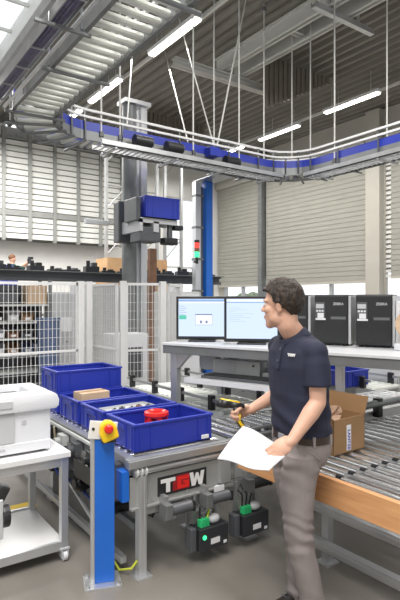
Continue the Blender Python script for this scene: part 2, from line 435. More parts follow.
# ------------------------------------------------------------------ overhead tote conveyor
OZ = 4.0
HW = .235
def sweep(pts, o0, o1, z0, z1):
    """closed rectangular rail along a plan path, offset to the right of travel by o0..o1"""
    rings = []
    for i, p in enumerate(pts):
        a = V(pts[max(i - 1, 0)]); b = V(pts[min(i + 1, len(pts) - 1)]); d = (b - a).normalized()
        n = V((d.y, -d.x)); p = V(p)
        rings.append([V((*(p + n * o), z)) for o, z in ((o0, z0), (o1, z0), (o1, z1), (o0, z1))])
    return MB().loft(rings)
def arc(cx, cy, r, a0, a1, n=9): return [(cx + r * math.cos(math.radians(a0 + (a1 - a0) * i / n)), cy + r * math.sin(math.radians(a0 + (a1 - a0) * i / n))) for i in range(n + 1)]
XA, YC, XC, RR = 2.0, 7.2, 7.3, .95
def overhead(name, lb, path, roll, guard):
    """path list of plan points; roll list of (centre, direction angle of roller axis)"""
    o = thing(name, lb, 'conveyor', (*path[0], OZ), 0, 'overhead conveyor sections')
    L = V((*path[0], OZ))
    def side(name, o0, o1, z0, z1, m, sides):
        for s in sides:
            a, b = (o0, o1) if s > 0 else (-o1, -o0)
            sweep(path, a, b, z0, z1).build(name, m, o, loc=L).location = (0, 0, 0)
    side('side_rail', HW, HW + .04, OZ - .06, OZ + .07, 'dsteel', (-1, 1))
    side('side_guard', HW + .02, HW + .035, OZ + .07, OZ + .20, 'blue', guard)
    side('upper_rail', HW + .04, HW + .072, OZ + .34, OZ + .372, 'white', (-1, 1))
    side('guide_rail', HW + .04, HW + .072, OZ + .24, OZ + .272, 'white', (-1, 1))
    for i in range(len(path) - 1):
        p, q = V(path[i]), V(path[i + 1]); d = (q - p); n = V((d.y, -d.x)).normalized(); k = max(1, int(d.length / .75))
        for j in range(k):
            if d.length < .4 and i % 2: continue
            c = p + d * ((j + .5) / k)
            for s in (-1, 1):
                e = c + n * s * (HW + .055); MB().box(e.x - .01, e.x + .01, e.y - .01, e.y + .01, OZ - .05, OZ + .37).build('guide_post', 'dgreyp', o, loc=L).location = (0, 0, 0)
            if j % 2 == 0:
                a, b2 = c - n * .36, c + n * .36
                MB().cyl((a.x, a.y, OZ - .085), (b2.x, b2.y, OZ - .085), .02, 8).build('cross_member', 'dsteel', o, loc=L).location = (0, 0, 0)
    base = MB().cyl((-HW, 0, 0), (HW, 0, 0), .034, 10).build('roller', 'cream', o, smooth='auto')
    for k, (c, a) in enumerate(roll):
        ro = base if k == 0 else base.copy()
        if k: COL.objects.link(ro)
        ro.location = (c[0] - path[0][0], c[1] - path[0][1], -.005); ro.rotation_euler = (0, 0, a)
    return o
pA = [(XA, -.4), (XA, YC - RR - .02)]
overhead('roller_conveyor', 'overhead roller conveyor run coming from the top edge, seen from below at upper left', pA,
         [((XA, .6 + k * .15), 0) for k in range(38)], ())
a1 = arc(XA + RR, YC - RR, RR, 180, 90); a2 = arc(XC - RR, YC - RR, RR, 90, 0)
pB = a1 + [(x, YC) for x in (4.0, 5.0, 6.0)] + a2
rl = [((XA + RR - RR * math.cos(t), YC - RR + RR * math.sin(t)), math.pi - t) for t in [math.radians(8 + 12 * k) for k in range(7)]]
rl += [((XA + RR + .08 + k * .125, YC), math.pi / 2) for k in range(27)]
rl += [((XC - RR + RR * math.sin(t), YC - RR + RR * math.cos(t)), math.pi / 2 - t) for t in [math.radians(8 + 12 * k) for k in range(7)]]
overhead('curved_conveyor', 'overhead blue-sided conveyor with a bend at each end, hanging across the hall', pB, rl, (1, -1))
pC = [(XC, YC - RR - .02), (XC, 2.2)]
overhead('roller_conveyor', 'overhead blue-sided conveyor run leaving the frame at the right edge', pC,
         [((XC, YC - RR - .1 - k * .125), 0) for k in range(32)], (1, -1))
# cable tray and outer rails of the left run
ct = thing('cable_tray', 'ladder tray of violet-grey cables beside the upper left overhead conveyor', 'cable tray', (1.515, 3.2, OZ))
MB().box(-.075, -.065, -3.4, 4.2, -.05, .04).build('tray_side', 'steel', ct); MB().box(.065, .075, -3.4, 4.2, -.05, .04).build('tray_side', 'steel', ct)
for k in range(16): MB().box(-.065, .065, -3.3 + k * .48, -3.28 + k * .48, -.05, -.038).build('rung', 'steel', ct)
for k in range(4):
    x = -.045 + k * .03; MB().tube([(x + random.uniform(-.006, .006), -3.4 + j * .76, -.015 + random.uniform(0, .02)) for j in range(11)], .018, 6).build('cable', 'purple', ct)
for k in range(3): MB().box(-.22, .26, -1.8 + k * 2.7, -1.77 + k * 2.7, -.12, -.095).build('support_bar', 'dsteel', ct)
for k in range(3): MB().cyl((-.105, -1.785 + k * 2.7, -.1), (-.105, -1.785 + k * 2.7, 3.19), .008, 6).build('drop_rod', 'steel', ct)
tag(MB().box(1.345, 1.38, -.4, 7.2, OZ - .06, OZ + .03).build('side_channel', 'steel'), 'outermost galvanised channel at the upper left, left of the cable tray', 'channel')
tag(MB().cyl((1.655, -.4, OZ - .03), (1.655, 6.4, OZ - .03), .018, 8).build('conduit', 'alu'), 'thin shiny conduit between the violet cable tray and the upper left conveyor', 'conduit')
def wire_tray(lb, L, n, loc, rz, drop):
    o = thing('wire_tray', lb, 'cable tray', loc, rz, 'wire trays under the overhead conveyor')
    b = MB()
    for k in range(n): b.box(k * L / n, k * L / n + .012, 0, .35, 0, .01)
    for y in (0, .115, .23, .34): b.box(0, L, y, y + .012, .0, .015)
    b.box(0, L, 0, .01, 0, .08).box(0, L, .34, .35, 0, .08)
    b.build('wire_basket', 'steel', o)
    for k in range(4):
        x = .2 + k * (L - .4) / 3
        MB().box(x, x + .03, 0, .50, -.02, -.0).box(x, x + .03, .47, .50, -.0, drop).build('hanger_bracket', 'steel', o)
wire_tray('wire mesh cable tray slung under the crossing overhead conveyor', 3.4, 40, (2.95, YC - .74, OZ - .24), 0, .2)
wire_tray('wire mesh cable tray under the overhead conveyor at the right edge', 4.2, 48, (XC - .73, 6.2, OZ - .24), -math.pi / 2, .2)
# drive motors and boxes on the crossing run
mo = thing('drive_motor', 'black drive motor on the overhead conveyor just left of the lift column', 'motor', (3.75, YC - .42, OZ + .02), 0, 'drive motors on the overhead conveyor')
MB().cyl((-.14, 0, 0), (.14, 0, 0), .085, 14).build('motor_body', 'black', mo, smooth='auto')
MB().box(-.06, .06, .0, .14, -.05, .05).build('gearbox', 'dgreyp', mo); MB().cyl((.14, 0, 0), (.17, 0, 0), .06, 12).build('fan_cover', 'dgreyp', mo)
clone(mo, (4.3, YC - .42, OZ + .02), 0, 'black drive motor on the overhead conveyor just right of the lift column')
clone(mo, (5.45, YC - .42, OZ - .02), 0, 'black drive motor on the overhead conveyor next to the blue steel column')
m3 = clone(mo, (7.35, YC - .10, OZ + .05), 2.3, 'black drive motor at the outer bend of the overhead conveyor, above the man')
tag(MB().box(5.0, 5.2, YC - .44, YC - .27, OZ + .02, OZ + .17).build('junction_box', 'blue', bevel=.01), 'small blue box on the overhead conveyor left of the blue column', 'box')

# hanger rods from the roof down to the overhead conveyor
def at_d(px, py, d): return W((px - 200) / 515 * d, d, 1.65 - (py - 300) * d / 515)
rods = [(5.6, 7.47, 'vertical hanger rod close right of the blue steel column'),
        (5.74, 6.93, 'hanger rod meeting the conveyor above the right monitor'),
        (6.57, 7.2, 'hanger rod above the head of the man'),
        (7.45, 7.34, 'hanger rod at the middle of the right-hand bend'),
        (7.57, 6.96, 'hanger rod right of the bend, left of a close pair'),
        (7.03, 5.91, 'hanger rod right of the bend, right of a close pair'),
        (7.57, 5.25, 'rightmost hanger rod near the right edge'),
        (4.77, 6.93, 'vertical hanger rod left of the blue steel column'),
        (3.45, 6.93, 'hanger rod left of the top of the lift column'),
        (3.15, 6.93, 'leftmost hanger rod beside the left bend')]
for px, py, lb in rods:
    p = V((px, py, 0))
    h = thing('hanger_rod', lb, 'hanger rod', (p.x, p.y, OZ + .07), 0, 'rods hanging the conveyor')
    MB().cyl((0, 0, -.08), (0, 0, ZC - OZ - .07), .014, 6).build('rod', 'beam', h)
    MB().box(-.05, .05, -.03, .03, ZC - OZ - .2, ZC - OZ - .12).build('roof_clamp', 'dsteel', h)
    MB().box(-.03, .03, -.03, .03, -.05, .02).build('conveyor_clamp', 'dgreyp', h)
for (a, b, lb) in (((217, 146, 9.06), (247, -6, 9.31), 'slanting brace rod right of the blue column, leaning right'),
                   ((188, 142, 8.83), (164, 48, 11.30), 'slanting brace rod left of the blue column, leaning left'),
                   ((127, 124, 7.93), (133, 42, 11.04), 'slanting brace rod above the lift column'),
                   ((214, 146, 9.06), (178, 15, 9.99), 'long slanting brace rod crossing in front of the bright batten')):
    p, q = at_d(*a), at_d(*b)
    tag(MB().cyl(p, q, .014, 6).build('brace_rod', 'beam'), lb, 'brace rod')

# ------------------------------------------------------------------ totes
def tote_parts(root, H=.17, L=.6, D=.4):
    b = MB(); t = .012; x, y = L / 2 - .012, D / 2 - .012
    b.box(-x, x, -y, y, 0, t)
    for s in (-1, 1):
        b.box(-x, x, s * y - t / 2, s * y + t / 2, 0, H); b.box(s * x - t / 2, s * x + t / 2, -y, y, 0, H)
    for s in (-1, 1):   # corner ribs and long side ribs
        for k in (-.43, -.30, .30, .43): b.box(L * k - .005, L * k + .005, s * y - .012, s * y + .012, .01, H - .02)
        for k in (-.4, -.2, .2, .4): b.box(s * x - .012, s * x + .012, D * k - .005, D * k + .005, .01, H - .02)
    b.box(-x - .004, x + .004, -y - .004, y + .004, 0, .012)
    b.build('tub', 'blue', root)
    r = MB(); w2 = .016
    for s in (-1, 1):
        r.box(-L / 2, L / 2, s * D / 2 - s * .024 if s > 0 else -D / 2, D / 2 if s > 0 else -D / 2 + .024, H - w2, H)
        r.box(L / 2 - .024 if s > 0 else -L / 2, L / 2 if s > 0 else -L / 2 + .024, -D / 2 + .024, D / 2 - .024, H - w2, H)
    r.build('rim', 'blue', root, bevel=.003)
    for s in (-1, 1):
        MB().box(s * L / 2 - .006, s * L / 2 + .006, -.07, .07, H - .055, H - .022).build('handle', 'blue', root, bevel=.004)
TZ = .717
t1 = thing('storage_tote', 'blue plastic tote in front, holding the red ring part, above the sign', 'tote', (1.785, 2.99, TZ), 0, 'blue totes on the conveyor')
tote_parts(t1)
# small label only on the front one is a part
t2 = clone(t1, (1.785, 3.44, TZ), 0, 'blue plastic tote second from the front, holding grey metal parts')
t3 = clone(t1, (1.785, 3.88, TZ), 0, 'blue plastic tote third from the front, holding a small cardboard box')
t4 = clone(t1, (1.785, 4.34, TZ), 0, 'lower blue tote of the stack of two at the rear of the row')
t5 = clone(t1, (1.785, 4.34, TZ + .172), 0, 'upper blue tote on the stack of two at the rear of the row')
t6 = clone(t1, (4.6, 3.85, .72), math.pi / 2, 'blue tote at right under the desk, behind the printers', )
MB().box(.2, .255, -.2105, -.2005, .012, .035).build('label_card', 'paper', t1)
tx = thing('storage_tote', 'deep blue tote raised high on the lift carriage', 'tote', (4.37, 7.42, 2.99), 0)
tote_parts(tx, .34, .66, .42)
# contents
rp = thing('plastic_part', 'red ring-shaped plastic part with downward lugs inside the front blue tote', 'plastic part', (1.80, 3.06, TZ + .012))
MB().lathe([(.048, .125), (.078, .122), (.086, .135), (.083, .155), (.064, .163), (.048, .152), (.046, .135)], (0, 0, 0), n=24).build('ring', 'red', rp, smooth='auto')
for k in range(6):
    a = k * math.pi / 3 + .3; MB().cb((.068 * math.cos(a), .068 * math.sin(a), .065), (.034, .022, .13), RZ(a + math.pi / 2)).build('lug', 'red', rp, bevel=.005)
cb3 = thing('cardboard_box', 'small flat cardboard box lying in the third blue tote', 'box', (1.68, 3.88, TZ + .012), .06)
MB().box(-.12, .12, -.08, .08, 0, .19).build('carton', 'card2', cb3, bevel=.003)
MB().box(-.121, .121, -.02, .02, .1895, .1912).build('tape_strip', 'card', cb3)
tr = thing('parts_tray', 'flat grey tray inside the second blue tote carrying metal parts', 'tray', (1.80, 3.44, TZ + .012), .08)
MB().box(-.2, .2, -.13, .13, .098, .102).box(-.2, .2, -.13, -.126, .102, .12).box(-.2, .2, .126, .13, .102, .12).box(-.2, -.196, -.13, .13, .102, .12).box(.196, .2, -.13, .13, .102, .12).build('tray_plate', 'greyp', tr)
for sx in (-1, 1):
    for sy in (-1, 1): MB().box(sx * .18 - .01, sx * .18 + .01, sy * .11 - .01, sy * .11 + .01, 0, .098).build('foot', 'greyp', tr)
wl_ = ['at the left end', 'second from the left', 'in the middle', 'second from the right', 'at the right end']
for k in range(5):
    p = W(0, 0, 0); c = V((1.66 + .07 * k, 3.42 + .02 * (k % 2), TZ + .114))
    m1 = thing('metal_fitting', 'small metal fitting ' + wl_[k] + ' of the grey tray in the second tote', 'fitting', c, 0, 'metal fittings in the tray')
    MB().lathe([(.012, 0), (.034, 0), (.034, .012), (.022, .015), (.022, .026), (.011, .026)], (0, 0, 0), n=14).build('body', ['steel', 'dgreyp', 'steel', 'brownk', 'dsteel'][k], m1, smooth='auto')
    MB().cyl((0, 0, .02), (0, 0, .032), .009, 6).build('bolt', 'black', m1)

# ------------------------------------------------------------------ lift
LX, LY = 4.37, 8.25
lt = thing('lift_column', 'tall grey round-fronted lift mast rising to the overhead conveyor, left of centre', 'lift mast', (LX, LY, 0))
MB().lathe([(.13, 0), (.13, 5.1)], (-.08, 0, 0), n=24).build('mast', 'dsteel', lt, smooth='auto')
MB().box(.12, .24, -.08, .08, 0, 5.15).box(.06, .14, .0, .06, 0, 5.1).build('guide_profile', 'alu', lt)
MB().box(.36, .50, .02, .12, 0, 2.6).build('cable_chain_guard', 'brownk', lt)
MB().box(-.24, .28, -.16, .16, 5.13, 5.2).build('top_plate', 'alu', lt)
MB().box(-.4, .62, -.3, .3, 0, .03).build('base_plate', 'dsteel', lt)
lc = thing('lift_carriage', 'dark lift carriage with forks and drive boxes holding the raised tote', 'lift carriage', (4.33, 7.5, 2.88))
MB().box(-.36, .36, -.22, -.17, .02, .1).box(-.36, .36, .12, .17, .02, .1).box(-.36, -.3, -.22, .62, -.12, .08).box(-.1, .0, -.22, .6, -.12, .05).build('fork_frame', 'greyp', lc)
MB().box(-.42, -.12, .4, .61, -.25, .45).build('slide_block', 'dgreyp', lc, bevel=.02)
MB().box(-.34, .05, -.2, .15, -.28, -.04).build('drive_box', 'dgreyp', lc, bevel=.02)
MB().box(.15, .42, -.16, .02, -.3, -.18).build('motor', 'black', lc, bevel=.03)
MB().cyl((.28, -.1, -.2), (.28, -.1, .05), .05, 12).build('motor_neck', 'dgreyp', lc)
MB().box(.33, .5, -.2, -.05, -.05, .03).build('sensor_arm', 'black', lc, bevel=.02)
MB().box(-1.0, -.58, .42, .5, .02, .1).build('side_arm', 'alu', lc, bevel=.01)
MB().box(-.42, -.34, -.22, .2, .05, .42).build('side_stop', 'dgreyp', lc, bevel=.01)

# blue steel column group with signal light
bt = thing('steel_column', 'tall bright blue steel column behind the left monitor carrying the overhead conveyor', 'column', (5.80, 7.95, 0))
MB().box(-.075, .075, -.075, .075, .02, 3.9).build('post', 'bluepaint', bt, bevel=.008)
MB().box(-.078, .16, -.12, .12, 0, .02).build('base_plate', 'bluepaint', bt); MB().box(-.25, .16, -.6, .12, 3.9, 3.912).build('head_plate', 'steel', bt)
gt = thing('profile_mast', 'grey aluminium profile mast just left of the blue steel column', 'mast', (5.585, 8.0, 0))
MB().box(-.06, .06, -.06, .06, 0, 3.88).build('post', 'alu', gt, bevel=.005)
MB().box(.065, .11, -.05, .05, .05, 3.8).build('cable_duct', 'dgreyp', gt)
for k in range(6): MB().box(-.07, .12, -.07, .07, .6 + k * .6, .64 + k * .6).build('clamp', 'dsteel', gt)
sl2 = thing('signal_light', 'small stack signal light, red over green, on the grey mast', 'signal light', (5.52, 7.90, 2.45))
MB().cyl((0, 0, .0), (0, 0, .1), .045, 14).build('green_lens', 'greenled', sl2); MB().cyl((0, 0, .1), (0, 0, .17), .045, 14).build('dark_lens', 'brownk', sl2)
MB().cyl((0, 0, .17), (0, 0, .27), .045, 14).build('red_lens', 'redled', sl2); MB().cyl((0, 0, .27), (0, 0, .32), .047, 14).build('cap', 'black', sl2)
MB().cyl((0, 0, -.12), (0, 0, 0), .03, 10).box(-.02, .02, -.0, .08, -.1, -.06).build('foot', 'black', sl2)

# ------------------------------------------------------------------ safety fence
def fence(p, q, lb, z0=.12, z1=1.85, post=(True, True), mid=True):
    p, q = V(p), V(q); d = q - p; L = d.length; rz = math.atan2(d.y, d.x)
    o = thing('fence_panel', lb, 'fence', (p.x, p.y, 0), rz, 'white mesh safety fence')
    f = MB().box(.03, L - .03, -.014, .014, z1 - .03, z1).box(.03, L - .03, -.014, .014, z0, z0 + .03)
    f.box(.03, .055, -.014, .014, z0, z1).box(L - .055, L - .03, -.014, .014, z0, z1)
    if mid: f.box(.03, L - .03, -.014, .014, 1.05, 1.075)
    f.build('frame', 'white', o)
    m = MB(); n = int(L / .05)
    for k in range(1, n): m.box(.04 + (L - .08) * k / n - .0022, .04 + (L - .08) * k / n + .0022, -.003, .003, z0, z1)
    k = 1
    while z0 + k * .1 < z1: m.box(.04, L - .04, .003, .007, z0 + k * .1, z0 + k * .1 + .004); k += 1
    m.build('wire_mesh', 'white', o)
    for k, e in enumerate((0, L)):
        if post[k]:
            MB().box(e - .035, e + .035, -.035, .035, 0, z1 + .02).build('post', 'white', o)
            MB().box(e - .07, e + .07, -.06, .06, 0, .012).build('foot_plate', 'white', o)
fence((.9, 5.73), (2.34, 5.73), 'white mesh fence panel at the left edge, in front of the shelving')
fence((2.47, 5.78), (2.62, 6.5), 'white mesh fence panel turned away, left of the lift mast', post=(True, False))
fence((2.68, 6.42), (2.70, 5.46), 'narrow white mesh fence panel running back beside the lift', post=(False, False))
fence((2.72, 5.38), (3.17, 5.24), 'white mesh fence panel right in front of the lift mast')
fence((3.26, 5.27), (3.80, 5.85), 'white mesh fence panel between the lift mast and the left monitor', post=(False, True))

# ------------------------------------------------------------------ shelving behind the fence
sf = thing('storage_shelf', 'grey open shelving behind the left fence filled with parts', 'shelf', (1.75, 8.4, 0))
for x in (0, 1.15):
    for y in (0, .5): MB().box(x - .025, x + .025, y - .025, y + .025, 0, 1.98).build('post', 'dsteel', sf)
SHZ = (.15, .5, .78, 1.04, 1.30, 1.58)
for z in SHZ: MB().box(-.02, 1.17, -.02, .52, z - .03, z).build('shelf_board', 'belt', sf)
MB().box(-.02, 1.17, .5, .52, .1, 1.9).build('back_panel', 'dgreyp', sf)
bk = ['black', 'brownk', 'jeans', 'greyp', 'dgreyp', 'whitep', 'card']
cn = dict(black='black', brownk='brown', jeans='blue-grey', greyp='light grey', dgreyp='dark grey', whitep='white', card='cardboard-brown')
lev = ['bottom shelf', 'second shelf', 'third shelf', 'fourth shelf', 'fifth shelf', 'top shelf']
pos = ['at left end', 'second from left', 'third from left', 'fourth from left', 'at right end']
binp = {}
for li, z in enumerate(SHZ[2:5]):
    for k in range(5):
        if li == 2 and k == 4: continue
        c = bk[(k * 3 + li * 2) % 7]; h = random.uniform(.12, .19)
        o = thing('storage_bin', '%s bin %s of the %s of the shelving behind the fence' % (cn[c], pos[k], lev[li + 2]), 'bin', (1.87 + k * .225, 8.52, z), 0, 'bins on the grey shelving')
        MB().box(-.09, .09, -.1, .12, 0, .01).box(-.09, -.082, -.1, .12, 0, h).box(.082, .09, -.1, .12, 0, h).box(-.09, .09, .112, .12, 0, h).box(-.09, .09, -.1, -.092, 0, h * .6).build('tub', c, o)
        MB().box(-.04, .04, -.103, -.1, h * .2, h * .45).build('label_card', 'paper', o)
bx = thing('cardboard_box', 'tan cardboard box on the top shelf of the grey shelving behind the fence', 'box', (2.72, 8.62, 1.58))
MB().box(-.17, .15, -.17, .17, 0, .31).build('carton', 'card2', bx, bevel=.004); MB().box(-.172, .152, -.02, .02, .305, .312).build('tape_strip', 'card', bx)
bx2 = thing('crate', 'dark crate left on the top shelf of the grey shelving behind the fence', 'crate', (2.1, 8.62, 1.58))
MB().box(-.3, .3, -.15, .15, 0, .012).box(-.3, .3, -.15, -.138, 0, .24).box(-.3, .3, .138, .15, 0, .24).box(-.3, -.288, -.15, .15, 0, .24).box(.288, .3, -.15, .15, 0, .24).build('tub', 'dgreyp', bx2)
MB().box(-.31, .31, -.16, -.14, .2, .22).build('rim', 'black', bx2)
lk = thing('metal_cabinet', 'light grey metal cabinet with a white notice, behind the fence', 'cabinet', (3.18, 8.4, 0))
MB().box(-.24, .3, 0, .45, .06, 1.78).build('body', 'greyp', lk, bevel=.006)
MB().box(-.235, .03, -.018, 0, .08, 1.76).build('door', 'greyp', lk, bevel=.003); MB().box(.035, .295, -.018, 0, .08, 1.76).build('door', 'greyp', lk, bevel=.003)
MB().cyl((.0, -.018, .95), (.0, -.04, .95), .012, 8).build('handle', 'dsteel', lk)
MB().box(-.24, .3, .0, .45, 0, .06).build('plinth', 'dgreyp', lk)
MB().box(-.1, .09, -.023, -.0185, 1.12, 1.36).build('notice', 'paper', lk)
bn = thing('work_bin', 'blue-grey tall bin beside the grey cabinet behind the fence', 'bin', (2.72, 7.95, 0))
MB().lathe([(.001, 0), (.14, 0), (.17, 1.35), (.16, 1.35), (.135, .02), (.001, .02)], (0, 0, 0), n=18).build('tub', 'jeans', bn, smooth='auto')
MB().lathe([(.165, 1.33), (.185, 1.33), (.185, 1.37), (.165, 1.37)], (0, 0, 0), n=18).build('rim', 'jeans', bn)
# long dark gantry above the shelving
gb = thing('gantry_beam', 'long dark horizontal gantry beam above the shelving behind the fence', 'beam', (1.2, 8.9, 1.98))
MB().box(0, 5.6, -.08, .08, .0, .05).box(0, 5.6, -.08, .08, .13, .16).box(0, 5.6, -.02, .02, .05, .13).build('rail', 'dgreyp', gb)
MB().box(0, 5.6, -.2, .2, .16, .175).build('deck', 'dsteel', gb)
for x in (.1, 2.5, 5.5): MB().box(x - .04, x + .04, .1, .18, -1.98, 0.05).build('leg', 'dsteel', gb)
for k in range(14):
    x = 2.12 + k * .335 + random.uniform(-.05, .05); h = random.uniform(.05, .15)
    if 3.7 < x < 4.0: h = .18
    o = thing('machine_part', 'black machine part lying on the dark gantry beam, %s' % ['leftmost of the row', 'second from the left', 'third from the left', 'fourth from the left', 'fifth from the left', 'sixth from the left', 'seventh from the left', 'seventh from the right', 'sixth from the right', 'fifth from the right', 'fourth from the right', 'third from the right', 'second from the right', 'rightmost of the row'][k], 'machine part', (x, 8.85, 2.155), random.uniform(-.2, .2), 'black parts along the gantry beam')
    MB().box(-.13, .13, -.08, .08, 0, h * .6).build('housing', random.choice(['black', 'blackm']), o, bevel=.01)
    MB().cyl((-.06, 0, h * .6), (-.06, 0, h + .03), .035, 10).build('knob', 'black', o)
    MB().box(.0, .1, -.05, .05, h * .6, h).build('cap', random.choice(['dgreyp', 'black']), o, bevel=.008)
# far crate wall, control cabinet
mh = thing('machine_housing', 'wide pale grey machine housing far behind the lift mast', 'machine', (4.65, 9.7, 0))
MB().box(-.75, .75, -.1, .4, .05, 1.95).build('body', 'greyp', mh, bevel=.01)
for k in range(3): MB().box(-.72 + k * .49, -.26 + k * .49, -.115, -.1, .1, 1.9).build('door', ['belt', 'greyp', 'belt'][k], mh, bevel=.004)
MB().box(-.75, .75, -.1, .4, 0, .05).build('plinth', 'dgreyp', mh)
cr = thing('plywood_crate', 'large brown plywood crate standing far behind the lift mast', 'crate', (6.6, 12.6, 0))
MB().box(-.85, .9, -.4, .4, .12, 2.75).build('panel', 'ply', cr)
for x in (-.85, .0, .85): MB().box(x - .05, x + .05, -.44, -.4, .12, 2.75).build('batten', 'ply', cr)
for x in (-.7, 0, .7): MB().box(x - .05, x + .05, -.4, .4, 0, .12).build('runner', 'ply', cr)
cc = thing('control_cabinet', 'pale grey control cabinet behind the fence, left of the left monitor', 'cabinet', (4.35, 6.75, 0))
MB().box(-.28, .28, -.2, .25, .1, 1.78).build('body', 'belt', cc, bevel=.01); MB().box(-.26, .26, -.22, -.2, .14, 1.74).build('door', 'whitep', cc, bevel=.004)
MB().box(.2, .23, -.235, -.22, .9, 1.06).build('handle', 'black', cc); MB().box(-.28, .28, -.2, .25, 0, .1).build('plinth', 'dgreyp', cc)
MB().tube([(.12, -.23, 1.7), (.05, -.27, 1.3), (.16, -.28, 1.0), (.1, -.23, .8)], .02, 8).build('hose', 'whitep', cc)
ce = thing('machine_enclosure', 'white low machine housing behind the fence between mast and cabinet', 'machine', (3.6, 7.0, 0))
MB().box(-.3, .25, -.2, .2, .1, 1.15).build('body', 'whitep', ce, bevel=.01); MB().box(-.2, .15, -.215, -.2, .5, .95).build('vent_panel', 'dgreyp', ce)
for x in (-.25, .2): MB().box(x - .03, x + .03, -.03, .03, 0, .1).build('foot', 'black', ce)

# ------------------------------------------------------------------ tote conveyor with the sign
mc = thing('tote_conveyor', 'grey conveyor carrying the row of blue totes, red and white lettered sign in front', 'conveyor', (1.42, 2.72, 0))
YL = 2.75   # length along Y
for s, x in ((0, 0), (1, .70)):
    MB().box(x, x + .03, .03, YL, .60, .70).box(x - .012, x + .042, .03, YL, .70, .712).build('side_rail', 'steel', mc)
MB().box(-.02, -.004, .25, 2.6, .42, .60).build('side_panel', 'panel', mc)
MB().box(.0, .76, -.0, .014, .405, .595).box(.0, .76, -.022, .0, .405, .418).build('front_panel', 'panel', mc, bevel=.002)
MB().box(-.02, .78, -.03, .02, .655, .70).box(-.02, .78, -.012, .03, .70, .708).build('front_rail', 'steel', mc, bevel=.004)
MB().cyl((.02, -.0, .625), (.75, -.0, .625), .022, 14).build('front_roller', 'alu', mc, smooth='auto')
for k in range(3): MB().cyl((.035 + k * .03, -.0, .625), (.045 + k * .03, -.0, .625), .032, 14).build('drive_pulley', 'belt', mc)
for k in range(3): MB().cyl((.15 + k * .25, -.004, .44), (.15 + k * .25, -.008, .44), .009, 8).build('screw', 'steel', mc)
ro = MB().cyl((.03, .1, .69), (.70, .1, .69), .025, 12).build('roller', 'roller', mc, smooth='auto')
rep(ro, [(0, .09 * k, 0) for k in range(1, 29)])
lg = MB().box(.045, .095, -.03, .02, .01, .60).box(.055, .06, -.034, -.03, .02, .59).box(.08, .085, -.034, -.03, .02, .59).box(.02, .12, -.06, .05, 0, .012).build('leg', 'alu', mc)
MB().box(.045, .095, 1.45, 1.5, .01, .60).box(.02, .12, 1.42, 1.53, 0, .012).build('leg', 'alu', mc)
MB().box(.045, .095, 2.5, 2.55, .01, .60).box(.02, .12, 2.47, 2.58, 0, .012).build('leg', 'alu', mc)
for y in (1.45, 2.5): MB().box(.66, .71, y, y + .05, .01, .60).box(.63, .74, y - .03, y + .08, 0, .012).build('leg', 'alu', mc)
MB().box(.66, .71, .35, .40, .01, .60).box(.63, .74, .32, .43, 0, .012).build('leg', 'alu', mc)
MB().box(.05, .09, .05, 2.5, .26, .30).build('long_brace', 'dsteel', mc)
MB().box(.09, .66, .0, .04, .355, .395).build('cross_brace', 'steel', mc)
MB().cyl((.10, .06, .36), (.40, .4, .40), .016, 8).build('diagonal_strut', 'alu', mc)
MB().box(-.05, -.005, .0, .09, .46, .64).build('cover_plate', 'bluepaint', mc, bevel=.004)
MB().box(-.05, -.02, .16, .30, .48, .63).build('cover_plate', 'bluepaint', mc, bevel=.004)
MB().box(-.045, -.005, .09, .16, .44, .66).build('bracket', 'dgreyp', mc)
MB().box(-.03, -.012, .35, 2.6, .672, .69).build('guide_strip', 'belt', mc)
for k in range(7):
    y = .42 + k * .27
    MB().box(-.06, -.004, y, y + .10, .57, .65).cyl((-.06, y + .05, .60), (-.10, y + .05, .60), .03, 10).build('sensor_block', ['black', 'dgreyp', 'belt'][k % 3], mc, bevel=.004)
for k in range(5): MB().box(-.075, -.02, .36 + k * .44, .70 + k * .44, .44, .56).build('drive_cover', ['black', 'dgreyp'][k % 2], mc, bevel=.008)
for k in range(3): MB().box(-.012, .05, .4 + k * .6, .52 + k * .6, .28, .45).build('hanger_plate', 'dsteel', mc)
for k in range(4):
    y = .3 + k * .5
    MB().cyl((.0, y, .33), (.25, y, .33), .055, 14).cyl((-.03, y, .33), (.0, y, .33), .04, 12).build('drive_motor', 'black', mc, smooth='auto')
for k in range(4):
    y = .2 + k * .55
    MB().box(.10, .34, y, y + .22, .40, .56).build('roller_drive', ['black', 'dgreyp'][k % 2], mc, bevel=.01)
    MB().box(.42, .64, y + .1, y + .34, .42, .58).build('roller_drive', ['dgreyp', 'black'][k % 2], mc, bevel=.01)
MB().box(-.01, .03, .1, 2.6, .05, .09).build('floor_profile', 'alu', mc, bevel=.004)
MB().cyl((.02, .35, .07), (.02, 1.4, .40), .014, 8).build('diagonal_strut', 'alu', mc); MB().cyl((.02, 1.5, .40), (.02, 2.5, .10), .014, 8).build('diagonal_strut', 'alu', mc)
for k in range(6):
    y = .3 + k * .35
    MB().tube([(.0, y, .50), (-.045 + .01 * (k % 3), y + .06, .38), (.03, y + .14, .30), (.10, y + .2, .34), (.16, y + .26, .42)], .008, 6).build('cable', ['black', 'dgreyp', 'bluecable'][k % 3], mc)
for k in range(5):
    x = .12 + k * .12
    MB().tube([(x, .06, .42), (x + .02, .04, .34), (x + .06, .05, .31), (x + .10, .06, .36), (x + .12, .08, .43)], .008, 6).build('cable', 'black', mc)
MB().box(.15, .70, .06, .16, .32, .40).build('cable_duct', 'dgreyp', mc, bevel=.006)
MB().box(.26, .34, .02, .06, .27, .34).build('valve_block', 'alu', mc, bevel=.006); MB().box(.50, .60, .02, .06, .30, .37).build('valve_block', 'belt', mc, bevel=.006)
MB().tube([(-.03, .5, .55), (-.05, .45, .40), (-.02, .42, .3), (.02, .5, .25), (.04, .8, .27)], .009, 6).build('cable', 'bluecable', mc)
